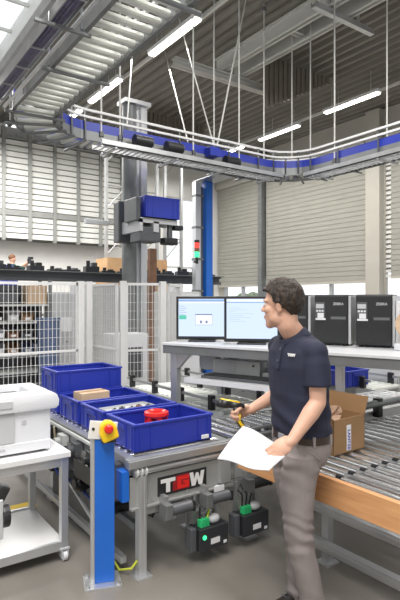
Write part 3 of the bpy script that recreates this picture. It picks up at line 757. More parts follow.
MB().tube([(-.03, 1.2, .55), (-.06, 1.1, .38), (-.04, 1.0, .3), (.02, 1.0, .3)], .009, 6).build('cable', 'bluecable', mc)
MB().tube([(.0, .3, .05), (-.02, .1, .02), (.02, .02, .05), (.05, -.0, .1)], .007, 6).build('cable', 'greencable', mc)
# sign plate with its letters
sg = MB().box(.187, .553, -.006, -.0005, .447, .563).build('sign_plate', 'black', mc, bevel=.001)
def front(poly, name, m, t0=-.0085, t1=-.0055):
    MB().prism([(a + .187, b + .447) for a, b in poly], lambda a, b, t: V((a, t, b)), t0, t1).build(name, m, sg)
front([(.020, .077), (.020, .100), (.125, .100), (.125, .077), (.087, .077), (.087, .016), (.058, .016), (.058, .077)], 'letter', 'white')
front([(.108, .013), (.108, .072), (.130, .072), (.130, .104), (.232, .104), (.232, .013)], 'letter_field', 'dred', -.0075, -.0055)
front([(.140, .020), (.140, .094), (.228, .094), (.228, .074), (.168, .074), (.168, .040), (.200, .040), (.200, .050), (.184, .050), (.184, .064), (.228, .064), (.228, .020)], 'letter', 'red', -.0095, -.0074)
front([(.232, .102), (.260, .102), (.268, .055), (.281, .095), (.300, .095), (.313, .055), (.321, .102), (.348, .102), (.331, .016), (.304, .016), (.2905, .060), (.277, .016), (.250, .016)], 'letter', 'white')

# crossing conveyor continuing to the right behind the roller table
xc = thing('cross_conveyor', 'grey crossing conveyor running right from the totes, behind the roller table', 'conveyor', (2.22, 2.72, 0))
XLn = 2.5
for y in (0.0, .55): MB().box(0, XLn, y, y + .03, .60, .70).box(0, XLn, y - .012, y + .042, .70, .71).build('side_rail', 'steel', xc)
ro = MB().cyl((.06, .03, .685), (.06, .55, .685), .025, 12).build('roller', 'roller', xc, smooth='auto')
rep(ro, [(.1 * k, 0, 0) for k in range(1, 25)])
for x in (.10, 1.3, 2.4):
    for y in (0.02, .54): MB().box(x, x + .05, y - .02, y + .03, .01, .60).box(x - .03, x + .08, y - .05, y + .06, 0, .012).build('leg', 'alu', xc)
MB().box(.0, XLn, .0, .012, .44, .60).build('side_panel', 'panel', xc)
MB().cyl((.75, -.035, .775), (2.45, -.035, .775), .03, 14).build('guide_tube', 'dsteel', xc, smooth='auto')
for x in (.70, 1.5, 2.42): MB().box(x, x + .06, -.06, -.0, .66, .82).build('guide_bracket', 'black', xc, bevel=.006)
for k in range(6): MB().box(.1 + k * .12, .15 + k * .12, .04, .1, .71, .745).build('sensor_block', 'dgreyp', xc)
MB().box(.0, .55, .02, .05, .735, .75).build('guide_strip', 'dsteel', xc)
for k in (0, 1): MB().box(.05 + k * .4, .075 + k * .4, .02, .05, .70, .74).build('guide_clamp', 'black', xc)

# buffer lanes behind
def lane(x, y, L, wd, lb, rz=0):
    o = thing('buffer_lane', lb, 'conveyor', (x, y, 0), rz, 'buffer lanes behind the totes')
    for s in (-1, 1):
        MB().box(s * wd / 2 - .02, s * wd / 2 + .02, 0, L, .60, .705).build('side_rail', 'belt', o)
        MB().box(s * wd / 2 - .012, s * wd / 2 + .012, .05, L - .05, .775, .80).build('guide_rail', 'steel', o)
        n = int(L / .42)
        for k in range(n):
            yy = .15 + k * (L - .3) / max(1, n - 1); MB().box(s * wd / 2 - .022, s * wd / 2 + .022, yy - .03, yy + .03, .70, .83).build('guide_clamp', 'black', o, bevel=.006)
    ro = MB().cyl((-wd / 2 + .02, .06, .685), (wd / 2 - .02, .06, .685), .028, 10).build('roller', 'cream', o, smooth='auto')
    rep(ro, [(0, .085 * k, 0) for k in range(1, int((L - .1) / .085))])
    for yy in (.2, L - .25):
        for s in (-1, 1): MB().box(s * wd / 2 - .02, s * wd / 2 + .02, yy, yy + .05, .01, .60).box(s * wd / 2 - .05, s * wd / 2 + .05, yy - .03, yy + .08, 0, .012).build('leg', 'alu', o)
    return o
lane(2.93, 3.42, 1.75, .56, 'pale buffer roller lane right behind the totes, first from the left')
lane(3.75, 3.42, 1.9, .56, 'pale buffer roller lane under the desk, second from the left')
lane(4.88, 3.36, 2.0, .50, 'pale buffer lane carrying the far blue tote behind the printers')
wc = thing('electrical_cabinet', 'white low cabinet with round vents at the right edge beyond the roller table', 'cabinet', (5.53, 3.63, 0), -.25)
MB().box(-.34, .34, -.2, .25, .06, .92).build('body', 'whitep', wc, bevel=.008); MB().box(-.34, .34, -.2, .25, 0, .06).build('plinth', 'dgreyp', wc)
for x in (-.17, .14):
    vt = MB().cyl((x, -.2, .72), (x, -.212, .72), .085, 20).build('vent', 'greyp', wc)
    for k in range(4): MB().box(x - .06, x + .06, -.216, -.212, .675 + k * .028, .685 + k * .028).build('slot', 'dgreyp', vt)

# control boxes hung below the conveyor front
def control_box(x, lb, led):
    o = thing('control_box', lb, 'control box', (x, 2.60, .085), 0, 'black control boxes under the conveyor')
    MB().box(0, .225, .01, .12, 0, .135).build('housing', 'black', o, bevel=.004)
    MB().box(.0, .225, .0, .01, .0, .135).build('front_cover', 'blackm', o, bevel=.003)
    MB().box(-.045, -.004, .03, .1, -.0, .14).build('heat_sink', 'dgreyp', o, bevel=.004)
    MB().box(.085, .155, -.002, .0, .03, .065).build('label_card', 'paper', o); MB().box(.185, .21, -.002, .0, .012, .03).build('label_card', 'paper', o)
    for k in range(3): MB().box(.03 + k * .024, .048 + k * .024, .03, .07, .135, .18).build('terminal', 'green', o)
    MB().ell((.15, .06, .16), (.045, .035, .03)).build('cable_loop', 'greyp', o, smooth=True)
    for k in range(3): MB().tube([(.04 + k * .03, .06, .17), (.05 + k * .04, .07, .25), (.03 + k * .05, .13, .30), (.05 + k * .05, .16, .33)], .007, 6).build('cable', ['black', 'dgreyp', 'greencable'][k] if led else 'black', o)
    for xx in (.02, .19): MB().box(xx, xx + .02, .10, .135, .10, .335).build('mounting_bracket', 'steel', o)
    MB().box(-.02, .245, .125, .15, .30, .335).build('mounting_rail', 'steel', o)
    if led: MB().cyl((.035, -.001, .085), (.035, -.006, .085), .014, 12).build('status_lamp', 'greenled', o)
control_box(1.84, 'black control box with a lit green lamp hanging under the lettered conveyor front', True)
control_box(2.19, 'black control box without a lamp, nearest the legs of the man', False)
for k, (x, z, m, lb) in enumerate(((1.72, .40, 'dgreyp', 'grey drive unit under the sign, left of the control boxes'), (2.02, .40, 'dgreyp', 'metal drive unit under the conveyor above the lamp-lit control box'),
                                   (2.38, .42, 'black', 'black drive unit above the right control box'))):
    o = thing('drive_unit', lb, 'motor', (x, 2.66 if k < 2 else 2.67, z), 0, 'drive units under the conveyor front')
    MB().cyl((-.06, 0, -.03), (.09, 0, -.03), .035, 14).build('motor', m, o, smooth='auto'); MB().box(-.11, -.06, -.04, .05, -.07, .02).build('gearbox', 'dsteel', o, bevel=.006)
    MB().box(.09, .11, -.03, .03, -.06, .0).build('end_cap', 'black', o); MB().box(-.10, -.07, .0, .06, .0, .06).build('bracket', 'steel', o)
tag(MB().box(2.075, 2.155, 2.690, 2.697, .44, .585).box(2.075, 2.082, 2.697, 2.72, .44, .585).build('bracket_plate', 'alu'), 'shiny upright bracket plate right of the lettered sign', 'bracket')
tag(MB().box(2.02, 2.10, 2.688, 2.696, .395, .43).box(2.05, 2.07, 2.696, 2.721, .40, .425).build('name_plate', 'paper'), 'small white plate low on the conveyor front, right of the sign', 'plate')

# emergency stop post
ep = thing('emergency_stop_post', 'bright blue post with yellow emergency stop on a steel foot, front left', 'emergency stop', (1.28, 2.79, 0), -.34)
MB().box(-.05, .062, -.04, .04, .015, .86).build('cover', 'bluepaint', ep, bevel=.004)
MB().box(-.072, -.051, -.035, .045, .015, .92).build('profile', 'alu', ep, bevel=.003)
MB().box(-.11, .10, -.09, .07, 0, .014).build('base_plate', 'alu', ep, bevel=.002)
for x, y in ((-.09, -.07), (.08, -.07), (-.09, .05), (.08, .05)): MB().cyl((x, y, .014), (x, y, .026), .012, 6).build('anchor_bolt', 'steel', ep)
tilt = RY(.32)
mp = MB().box(-.085, .075, -.048, -.04, .845, .95, RY(.12)).build('mounting_plate', 'white', ep, bevel=.003)
MB().cyl((-.06, -.048, .91), (-.06, -.052, .91), .009, 8).build('hole', 'black', mp)
yb = MB()
pl = [(-.05, -.055), (.045, -.055), (.05, .01), (.035, .045), (.0, .062), (-.035, .045), (-.055, .0)]
yb.prism(pl, lambda a, b, t: V((.022, 0, .905)) + RY(-.35) @ V((a, t, b)), -.115, -.048)
eb = yb.build('button_housing', 'yellow', ep, bevel=.012)
c0 = V((.022, -.115, .905)) + RY(-.35) @ V((.004, 0, .018))
MB().cyl(c0, c0 + V((0, -.02, 0)), .014, 12).build('stem', 'black', eb)
MB().lathe([(.001, .034), (.018, .032), (.026, .022), (.026, .014), (.02, .01)], c0, (0, -1, 0)).build('push_button', 'red', eb, smooth='auto')
MB().box(-.02, .066, -.105, -.05, .838, .856).build('lower_cap', 'black', ep, bevel=.006)

# ------------------------------------------------------------------ printer cart
ca = thing('printer_cart', 'white rolling cart with a lower shelf carrying the laser printer', 'cart', (.77, 3.50, 0))
MB().box(-.47, .45, -.36, .36, .655, .69).build('table_top', 'white', ca, bevel=.004)
MB().box(-.44, .44, -.345, -.31, .60, .655).box(-.44, .44, .31, .345, .60, .655).box(.39, .425, -.32, .32, .60, .655).box(-.425, -.39, -.32, .32, .60, .655).build('apron', 'alu', ca)
MB().box(-.425, .425, -.335, .335, .08, .115).build('lower_shelf', 'white', ca, bevel=.003)
for y in (-.345, .32): MB().box(-.44, .44, y, y + .025, .072, .125).build('shelf_edge', 'alu', ca)
for sx in (-1, 1):
    for sy in (-1, 1):
        MB().box(sx * .415 - .023, sx * .415 + .023, sy * .325 - .023, sy * .325 + .023, .085, .655).build('leg', 'alu', ca, bevel=.003)
        cs = MB().box(sx * .415 - .03, sx * .415 + .03, sy * .325 - .03, sy * .325 + .03, .073, .085).box(sx * .415 - .022, sx * .415 - .016, sy * .325 - .03, sy * .325 + .02, .02, .075).box(sx * .415 + .016, sx * .415 + .022, sy * .325 - .03, sy * .325 + .02, .02, .075).build('caster', 'greyp', ca)
        MB().cyl((sx * .415 - .013, sy * .325 - .01, .0325), (sx * .415 + .013, sy * .325 - .01, .0325), .0325, 18).build('wheel', 'whitep', cs, smooth='auto')
pr_ = thing('laser_printer', 'white laser printer with rounded top on the rolling cart at the left edge', 'printer', (.90, 3.46, .691))
pr_.scale = (1, 1, .92)
MB().box(-.22, .225, -.22, .22, .012, .30).build('body', 'whitep', pr_, bevel=.012)
MB().box(-.215, .0, -.226, -.219, .09, .285).build('front_door', 'greyp', pr_, bevel=.004)
MB().box(-.215, .22, -.228, -.219, .018, .082).build('paper_drawer', 'whitep', pr_, bevel=.004)
MB().box(-.14, -.06, -.232, -.228, .045, .06).build('drawer_grip', 'greyp', pr_)
tp = MB()
pts = [(-.235, .29), (.255, .29), (.272, .31), (.275, .35), (.262, .385), (.235, .405), (-.235, .41)]
tp.prism(pts, lambda a, b, t: V((a, t, b)), -.245, -.11)
tp.prism(pts, lambda a, b, t: V((a, t, b)), .14, .235)
tp.prism([(.13, .29), (.255, .29), (.272, .31), (.275, .35), (.262, .385), (.235, .405), (.13, .41)], lambda a, b, t: V((a, t, b)), -.11, .14)
tp.prism([(-.235, .29), (.13, .29), (.13, .36), (-.235, .355)], lambda a, b, t: V((a, t, b)), -.11, .14)
tp.build('top_cover', 'whitep', pr_, bevel=.014, smooth='auto')
MB().box(-.2, .10, -.05, .139, .362, .372, RX(-.05)).build('output_tray', 'dgreyp', pr_)
MB().cyl((.055, -.219, .22), (.055, -.226, .22), .015, 18).build('power_button', 'greyp', pr_)
MB().box(-.16, -.02, -.252, -.244, .325, .375).build('control_panel', 'greyp', pr_, bevel=.004)
for sx in (-.18, .18):
    for sy in (-.17, .17): MB().box(sx - .02, sx + .02, sy - .02, sy + .02, 0, .012).build('foot', 'black', pr_)
ub = thing('dark_box', 'tall dark box added behind the laser printer', 'box', (1.085, 3.755, .69))  # dark box added for the dark strip right of the printer
MB().box(-.12, .12, -.06, .08, .01, .33).build('housing', 'dgreyp', ub, bevel=.006); MB().box(-.11, .11, -.066, -.06, .03, .3).build('front_plate', 'dgreyp', ub, bevel=.003)
for x in (-.1, .1): MB().box(x - .015, x + .015, -.05, .07, 0, .01).build('foot', 'black', ub)
tag(MB().tube([W(-1.245, 3.95, .66), W(-1.27, 3.96, .5), W(-1.24, 3.97, .38), W(-1.18, 3.98, .34), W(-1.13, 3.98, .42), W(-1.12, 3.97, .60), W(-1.12, 3.95, .68)], .007, 6).build('cable', 'tan'), 'tan cable hanging in a loop behind the rolling cart', 'cable')
# object at the left edge
ks = thing('profile_stand', 'aluminium profile stand with black hand knob cut by the left edge', 'stand', (.595, 2.47, 0))
MB().box(-.04, .015, -.03, .03, .012, .78).build('post', 'alu', ks, bevel=.003); MB().box(-.12, .06, -.08, .08, 0, .012).build('foot_plate', 'alu', ks)
MB().box(-.06, .03, -.04, .03, .56, .74).build('slide_block', 'greyp', ks, bevel=.006)
kn = MB().cyl((.03, 0, .655), (.062, 0, .655), .055, 18).build('knob', 'black', ks, bevel=.006)
MB().box(.0, .05, -.03, .03, .71, .80, RY(.5)).build('lever', 'black', ks, bevel=.012)
tag(MB().box(-1.2, 1.32, 4.12, 4.24, .0005, .0025).build('floor_tape', 'tape'), 'yellow tape strip on the concrete floor behind the cart', 'floor marking')

# ------------------------------------------------------------------ roller table with wooden edge
rt = thing('roller_table', 'low gravity roller table with a thick beech board along its near edge', 'roller table', (2.14, .70, 0))
MB().box(.0, .035, -.2, 1.90, .558, .702).build('wood_board', 'wood', rt, bevel=.003)
for y in (0.0, 1.135, 1.86): MB().box(.04, 1.80, y - .02, y + .02, .60, .69 if y else .70).build('roller_rail', 'dsteel', rt)
bay1 = MB().cyl((.085, 1.155, .672), (.085, 1.84, .676), .025, 14).build('roller', 'roller', rt, smooth='auto')
rep(bay1, [(.102 * k, 0, 0) for k in range(1, 17)])
bay2 = MB().cyl((.085, .02, .672), (.085, 1.115, .676), .025, 14).build('roller', 'roller', rt, smooth='auto')
rep(bay2, [(.102 * k, 0, 0) for k in range(1, 17)])
for k in range(17): MB().cyl((.085 + .102 * k, 1.118, .69), (.085 + .102 * k, 1.152, .69), .017, 10).build('bearing', 'black', rt)
for x in (.36, 1.65):
    for y in (.1, 1.48): MB().box(x, x + .05, y - .025, y + .025, .012, .60).box(x - .03, x + .08, y - .05, y + .05, 0, .012).build('leg', 'alu', rt)
for z in (.13, .36): MB().box(.305, .355, -.2, 1.6, z - .028, z + .028).box(.298, .305, -.2, 1.6, z - .012, z + .012).build('long_rail', 'alu', rt, bevel=.004)
for z in (.13,): MB().box(1.70, 1.74, -.2, 1.6, z - .025, z + .025).build('long_rail', 'alu', rt)

bxo = thing('carton', 'open brown cardboard carton with a rotated white label, on the roller table', 'box', (2.465, 2.08, .702), .03)
cwn = MB().box(0, .31, 0, .31, 0, .005)
for a in ((0, .31, 0, .005), (0, .31, .305, .31), (0, .005, 0, .31), (.305, .31, 0, .31)): cwn.box(*a, 0, .215)
cwn.build('body', 'card', bxo)
MB().box(.0, .31, .307, .312, .215, .35, RX(-.06), (0, .31, .215)).build('flap', 'card', bxo)
MB().box(.307, .312, .0, .31, .215, .33, RY(.35), (.31, 0, .215)).build('flap', 'card', bxo)
MB().box(-.002, .003, .0, .31, .215, .31, RY(-.9), (0, 0, .215)).build('flap', 'card', bxo)
MB().box(.006, .304, .006, .011, .1, .213).build('flap', 'card', bxo)
lbp = MB().box(.125, .168, -.002, -.0005, .012, .170).build('label_sticker', 'paper', bxo)
text_part('lettering', 'LANTZE', .034, 'ink', lbp, (.1465, -.0025, .078), (math.pi / 2, math.pi / 2, 0), .0004, .0012)
MB().box(.130, .163, -.0026, -.002, .136, .143).build('printed_bar', 'greyp', lbp)
kp = thing('packing_paper', 'crumpled tan packing paper sticking up inside the open carton', 'packing paper', (2.62, 2.27, .708))
b = MB(); nn = 9; vs = []; 
for j in range(nn):
    for i in range(nn):
        a = (i / (nn - 1) - .5); c = (j / (nn - 1))
        vs.append((a * .2 * (1 - .25 * c) + random.uniform(-.006, .006), .07 * math.cos(a * 3) * (1 - c * .3) - .06 + random.uniform(-.012, .012), c * .25 + random.uniform(-.004, .004)))
fs = [(j * nn + i, j * nn + i + 1, (j + 1) * nn + i + 1, (j + 1) * nn + i) for j in range(nn - 1) for i in range(nn - 1)]
ko = b.add(vs, fs).build('sheet', 'kraft', kp); md = ko.modifiers.new('thick', 'SOLIDIFY'); md.thickness = .002
MB().box(-.08, .08, -.06, .06, 0, .09).build('filling', 'kraft', kp, bevel=.015)

# ------------------------------------------------------------------ desk with screens and label printers
DA = math.atan2(-.937, .349)
DO = V((2.38, 3.62, 0))
def D(x, y, z): return V((DO.x + math.cos(DA) * x - math.sin(DA) * y, DO.y + math.sin(DA) * x + math.cos(DA) * y, z))
dk = thing('standing_desk', 'high white packing desk on aluminium posts carrying screens and label printers', 'desk', DO, DA)
MB().box(-.22, 2.7, 0, 1.0, 1.262, 1.282).build('desk_top', 'whitep', dk, bevel=.003)
MB().box(-.22, 2.7, .015, .06, 1.19, 1.262).build('front_rail', 'dsteel', dk, bevel=.004)
MB().box(-.22, 2.7, .94, .99, 1.20, 1.262).build('rear_rail', 'alu', dk)
for x in (-.22, 1.18, 2.6): MB().box(x, x + .05, .05, .94, 1.20, 1.262).build('cross_rail', 'alu', dk)
MB().box(-.20, -.135, .10, .165, .012, 1.262).box(-.23, -.1, .07, .20, 0, .012).build('post', 'alu', dk, bevel=.004)
MB().box(-.20, -.15, .86, .91, .012, 1.262).box(-.23, -.12, .83, .94, 0, .012).build('post', 'alu', dk, bevel=.004)
MB().box(1.18, 1.24, .39, .45, .012, 1.20).box(1.16, 1.26, .37, .47, 0, .01).build('post', 'alu', dk, bevel=.004)
MB().box(2.55, 2.61, .39, .45, .012, 1.20).box(2.53, 2.63, .37, .47, 0, .01).build('post', 'alu', dk, bevel=.004)
MB().prism([(-.135, 1.185), (-.135, 1.06), (-.12, 1.06), (.0, 1.185)], lambda a, b, t: V((a, t, b)), .11, .15).build('corner_brace', 'alu', dk)
MB().box(.06, 1.0, -.06, .62, .97, 1.01).build('lower_shelf', 'whitep', dk, bevel=.003)
for x in (.18, .97): MB().box(x, x + .03, .32 if x < .5 else .08, .6, 1.01, 1.21).box(x - .0, x + .03, .05, .6, 1.19, 1.262).build('shelf_hanger', 'alu', dk)
kb = thing('keyboard', 'dark keyboard on the lower desk shelf below the screens', 'keyboard', D(.47, .10, 1.011), DA)
MB().box(-.28, .34, -.10, .08, 0, .022).build('base', 'dgreyp', kb, bevel=.004)
for r_ in range(4): MB().box(-.265, .32, -.085 + r_ * .04, -.052 + r_ * .04, .022, .03).build('key_row', 'black', kb, bevel=.002)
pcx = thing('desktop_computer', 'pale flat desktop computer lying on the lower desk shelf behind the keyboard', 'computer', D(.36, .45, 1.011), DA)
MB().box(-.24, .22, -.16, .15, .008, .125).build('case', 'belt', pcx, bevel=.006)
MB().box(-.22, -.02, -.165, -.16, .02, .11).build('front_grille', 'greyp', pcx); MB().cyl((.16, -.16, .09), (.16, -.167, .09), .01, 12).build('power_button', 'dgreyp', pcx)
for x in (-.2, .18): MB().box(x - .015, x + .015, -.13, .12, 0, .008).build('foot', 'black', pcx)
sc2 = thing('document_scanner', 'dark flat device on the lower desk shelf right of the desktop computer', 'device', D(.78, .40, 1.011), DA)
MB().box(-.15, .15, -.16, .12, 0, .05).build('base', 'belt', sc2, bevel=.005); MB().box(-.14, .14, -.15, .11, .05, .085).build('lid', 'dgreyp', sc2, bevel=.008)
pu = thing('cable_basket', 'pale rounded cable cover hung under the left end of the desk', 'cable cover', D(.0 + .02, .42, 0), DA)
MB().box(-.10, .10, -.07, .10, 1.02, 1.185).build('cover', 'greyp', pu, bevel=.045, smooth='auto')
MB().box(-.08, -.05, .0, .03, 1.17, 1.262).box(.05, .08, .0, .03, 1.17, 1.262).build('hook', 'steel', pu)
MB().box(.13, .2, -.0, .08, 1.04, 1.262).build('junction_box', 'black', pu, bevel=.006)

def monitor(loc, rz, lb, kind):
    o = thing('computer_monitor', lb, 'monitor', loc, rz, 'screens on the packing desk')
    w_, h_ = .465, .385
    MB().box(-w_ / 2, w_ / 2, -.01, .035, .015, .015 + h_).build('housing', 'black', o, bevel=.008)
    MB().box(-.13, .13, .035, .075, .08, .30).build('rear_shell', 'black', o, bevel=.02)
    MB().box(-.035, .035, .02, .09, .005, .12).build('stand_neck', 'black', o, bevel=.008)
    MB().box(-.12, .12, -.07, .12, 0, .012).build('stand_foot', 'black', o, bevel=.005)
    s = MB().box(-w_ / 2 + .022, w_ / 2 - .022, -.0115, -.010, .045, h_ - .008).build('screen', 'screen', o)
    def p(x0, x1, z0, z1, m, nm, t=.0125): MB().box(x0, x1, -t, -.0112, z0, z1).build(nm, m, s)
    T = h_ - .01
    if kind == 0:
        p(-.21, .21, T - .022, T - .004, 'scrhdr', 'title_bar'); p(-.21, .21, T - .034, T - .024, 'scrwin', 'menu_bar')
        p(-.205, -.14, .195, .232, 'scrgreen', 'green_field')
        p(-.06, .09, .145, .243, 'scrline', 'dialog_border', .0122); p(-.057, .087, .149, .232, 'scrwin', 'dialog_window', .0128)
        for k in range(2): p(-.02 + .05 * k, .0 + .05 * k, .16, .185, 'scrline', 'dialog_button', .0132)
        for k in range(5): p(-.205, -.205 + .05 + .02 * (k % 2), .31 - k * .018, .313 - k * .018, 'scrline', 'text_line')
    else:
        p(-.21, .21, T - .02, T - .004, 'scrwin', 'title_bar'); p(-.21, .21, T - .032, T - .023, 'scrhdr', 'menu_bar')
        for k in range(8): p(-.19, -.19 + (.10, .16, .06, .21, .12, .18, .09, .14)[k], .30 - k * .016, .3018 - k * .016, 'scrhdr', 'text_line')
    return o
monitor(D(.0, .30, 1.283), -TH - .10, 'left computer monitor showing a small dialog window and a green field', 0)
monitor(D(.50, .30, 1.283), -TH - .16, 'right computer monitor with a mostly empty pale screen, in front of the man', 1)

def label_printer(loc, rz, lb):
    o = thing('label_printer', lb, 'label printer', loc, rz, 'black label printers on the desk')
    MB().box(-.135, .135, 0.0, .40, .012, .41).build('housing', 'blackm', o, bevel=.010)
    MB().box(.136, .158, -.0, .40, .012, .40).build('side_cover', 'greyp', o, bevel=.006)
    MB().box(-.13, .13, -.012, .0, .02, .40).build('front_door', 'black', o, bevel=.004)
    cp = MB().box(-.125, -.045, -.018, -.012, .215, .35).build('control_panel', 'dgreyp', o, bevel=.003)
    MB().box(-.118, -.055, -.0205, -.018, .30, .335).build('display', 'greyp', cp)
    for k in range(3): MB().box(-.116 + k * .022, -.100 + k * .022, -.0205, -.018, .272, .286).build('button', 'whitep', cp)
    lbq = MB().box(-.105, -.055, -.0205, -.018, .222, .262).build('sticker', 'paper', cp); MB().box(-.12, -.04, -.024, -.018, .205, .22).build('paper_tongue', 'paper', o)
    MB().box(.0, .12, -.016, -.012, .21, .235).build('media_slot', 'dgreyp', o); MB().box(.005, .115, -.018, -.016, .218, .226).build('slot_bar', 'dsteel', o)
    text_part('lettering', 'ZEBRA', .028, 'greyp', o, (.06, -.0125, .335), (math.pi / 2, 0, 0), .0006, .0005)
    for sx in (-.1, .1):
        for sy in (.04, .36): MB().cyl((sx, sy, 0), (sx, sy, .013), .018, 10).build('foot', 'black', o)
    return o
lp = label_printer(D(1.09, .55, 1.283), DA + .14, 'middle black label printer on the desk, right of the head of the man')
clone(lp, D(1.43, .55, 1.283), DA + .14, 'black label printer on the desk nearest the right edge')
clone(lp, D(.75, .55, 1.283), DA + .14, 'black label printer on the desk mostly hidden behind the shoulder of the man')
ld = thing('label_dispenser', 'white open label unit with a beige roll, cut by the right edge', 'label dispenser', D(1.765, .50, 1.283), DA + .14)
b = MB().box(-.16, .20, .05, .4, 0, .36).build('housing', 'whitep', ld, bevel=.012)
MB().lathe([(.03, 0), (.11, 0), (.11, .10), (.03, .10)], (-.045, .045, .19), (0, -1, 0), 26).build('label_roll', 'card2', ld)
MB().cyl((-.045, .05, .19), (-.045, -.075, .19), .028, 14).build('spindle', 'greyp', ld)
MB().box(-.16, .20, -.08, .05, 0, .05).build('base', 'whitep', ld, bevel=.008)

# ------------------------------------------------------------------ people
def remesh(mb, name, m, parent, vox, sm=3, disp=None, fac=.5):
    me = bpy.data.meshes.new(name); o = bpy.data.objects.new(name, me); COL.objects.link(o)
    me.from_pydata([tuple(p) for p in mb.v], [], mb.f)
    bm = bmesh.new(); bm.from_mesh(me); bmesh.ops.recalc_face_normals(bm, faces=bm.faces); bm.to_mesh(me); bm.free()
    md = o.modifiers.new('r', 'REMESH'); md.mode = 'VOXEL'; md.voxel_size = vox
    if sm: s = o.modifiers.new('s', 'SMOOTH'); s.iterations = sm; s.factor = fac
    dg = bpy.context.evaluated_depsgraph_get(); n = bpy.data.meshes.new_from_object(o.evaluated_get(dg))
    o.modifiers.clear(); o.data = n; n.name = name
    if disp:
        nr = [v.normal.copy() for v in n.vertices]
        for v, q in zip(n.vertices, nr): v.co += q * disp(v.co)
    for p in n.polygons: p.use_smooth = True
    n.materials.clear(); n.materials.append(M[m])
    if parent is not None: o.parent = parent
    return o
def oring(c, F, L, a, b, n=22, e=2.3):
    """super-ellipse ring: half depth a along F, half width b along L"""
    r = []
    for i in range(n):
        t = 2 * math.pi * i / n; ct, st = math.cos(t), math.sin(t)
        r.append(V(c) + F * (a * math.copysign(abs(ct) ** (2 / e), ct)) + L * (b * math.copysign(abs(st) ** (2 / e), st)))
    return r

man = thing('person', 'man in navy polo shirt and grey trousers holding papers and a yellow hand scanner', 'person', W(.53, 2.70, 0), -TH)
f = V((-.883, -.469, 0)); l = V((.469, -.883, 0)); U = V((0, 0, 1))
sh_n, el_n, wr_n = V((.046, -.156, 1.400)), V((.046, -.185, 1.150)), V((-.094, -.262, .985))
sh_f, el_f, wr_f = V((-.096, .155, 1.405)), V((-.035, .215, 1.150)), V((-.243, .20, 1.035))
H = V((-.106, -.025, 1.622)); hF = V((-.90, .435, -.03)).normalized(); hL = U.cross(hF).normalized(); hU = hF.cross(hL)
hp = lambda a, b, c: H + hF * a + hL * b + hU * c
hR = Matrix((hF, hL, hU)).transposed()

body = MB()
# head
body.ell(hp(-.012, 0, .034), (.096, .076, .093), hR, 24, 16)
body.ell(hp(.034, 0, -.030), (.056, .059, .085), hR, 20, 14)
body.ell(hp(.052, 0, -.070), (.036, .043, .045), hR, 18, 12)
body.ell(hp(.066, 0, -.098), (.024, .027, .022), hR)
for s in (-1, 1):
    body.ell(hp(.008, s * .042, -.062), (.050, .020, .036), hR)
    body.ell(hp(.068, s * .030, .026), (.022, .026, .009), hR)
    body.ell(hp(.058, s * .040, -.020), (.024, .020, .022), hR)
    body.ell(hp(-.010, s * .077, -.006), (.018, .008, .032), hR @ RZ(s * .35))
    body.ell(hp(-.014, s * .082, .010), (.017, .006, .018), hR @ RZ(s * .45))
    body.ell(hp(.089, s * .012, -.026), (.010, .009, .008), hR)
body.chain([hp(.080, 0, .022), hp(.090, 0, -.002), hp(.1035, 0, -.0215)], [.009, .0105, .0115])
body.ell(hp(.088, 0, -.054), (.009, .022, .007), hR); body.ell(hp(.086, 0, -.067), (.009, .020, .007), hR)
# neck, trunk
body.chain([hp(-.022, 0, -.03), hp(-.028, 0, -.10), V((-.03, 0, 1.46)), V((-.012, 0, 1.40))], [.058, .056, .062, .075])
tr = [(.90, 0, 0, .112, .160), (.98, 0, 0, .108, .150), (1.08, -.005, 0, .104, .148), (1.20, -.012, 0, .110, .160), (1.32, -.016, 0, .110, .168), (1.40, -.014, 0, .095, .165), (1.455, -.016, 0, .065, .10)]
body.loft([oring((x, y, z), f, l, a, b) for z, x, y, a, b in tr])
for s_, e_, w_ in ((sh_n, el_n, wr_n), (sh_f, el_f, wr_f)):
    d = (w_ - e_)
    body.chain([s_ + V((0, 0, -.022)), s_.lerp(e_, .5), e_, e_ + d * .28, e_ + d * .65, w_], [.043, .045, .040, .043, .034, .027])
# legs inside the trousers
LN = [(.86, 0, -.075, .098, .090), (.70, -.040, -.085, .084, .082), (.56, -.036, -.098, .068, .068), (.47, -.030, -.105, .060, .060), (.36, -.014, -.104, .058, .058), (.22, .020, -.10, .050, .050), (.08, .046, -.10, .042, .042)]
LF = [(.86, -.045, .07, .096, .088), (.70, -.048, .08, .080, .080), (.56, -.030, .09, .066, .066), (.46, -.014, .095, .058, .058), (.34, -.006, .092, .056, .056), (.22, -.002, .088, .048, .048), (.08, .004, .085, .042, .042)]
for LL in (LN, LF): body.loft([oring((x, y, z), f, l, a * .88, b * .88, 16, 2) for z, x, y, a, b in LL])
for a in ((.046, -.10), (.004, .085)): body.chain([V((*a, .09)), V((*a, .055)), V((*a, .045)) + f * .05], [.04, .036, .026])

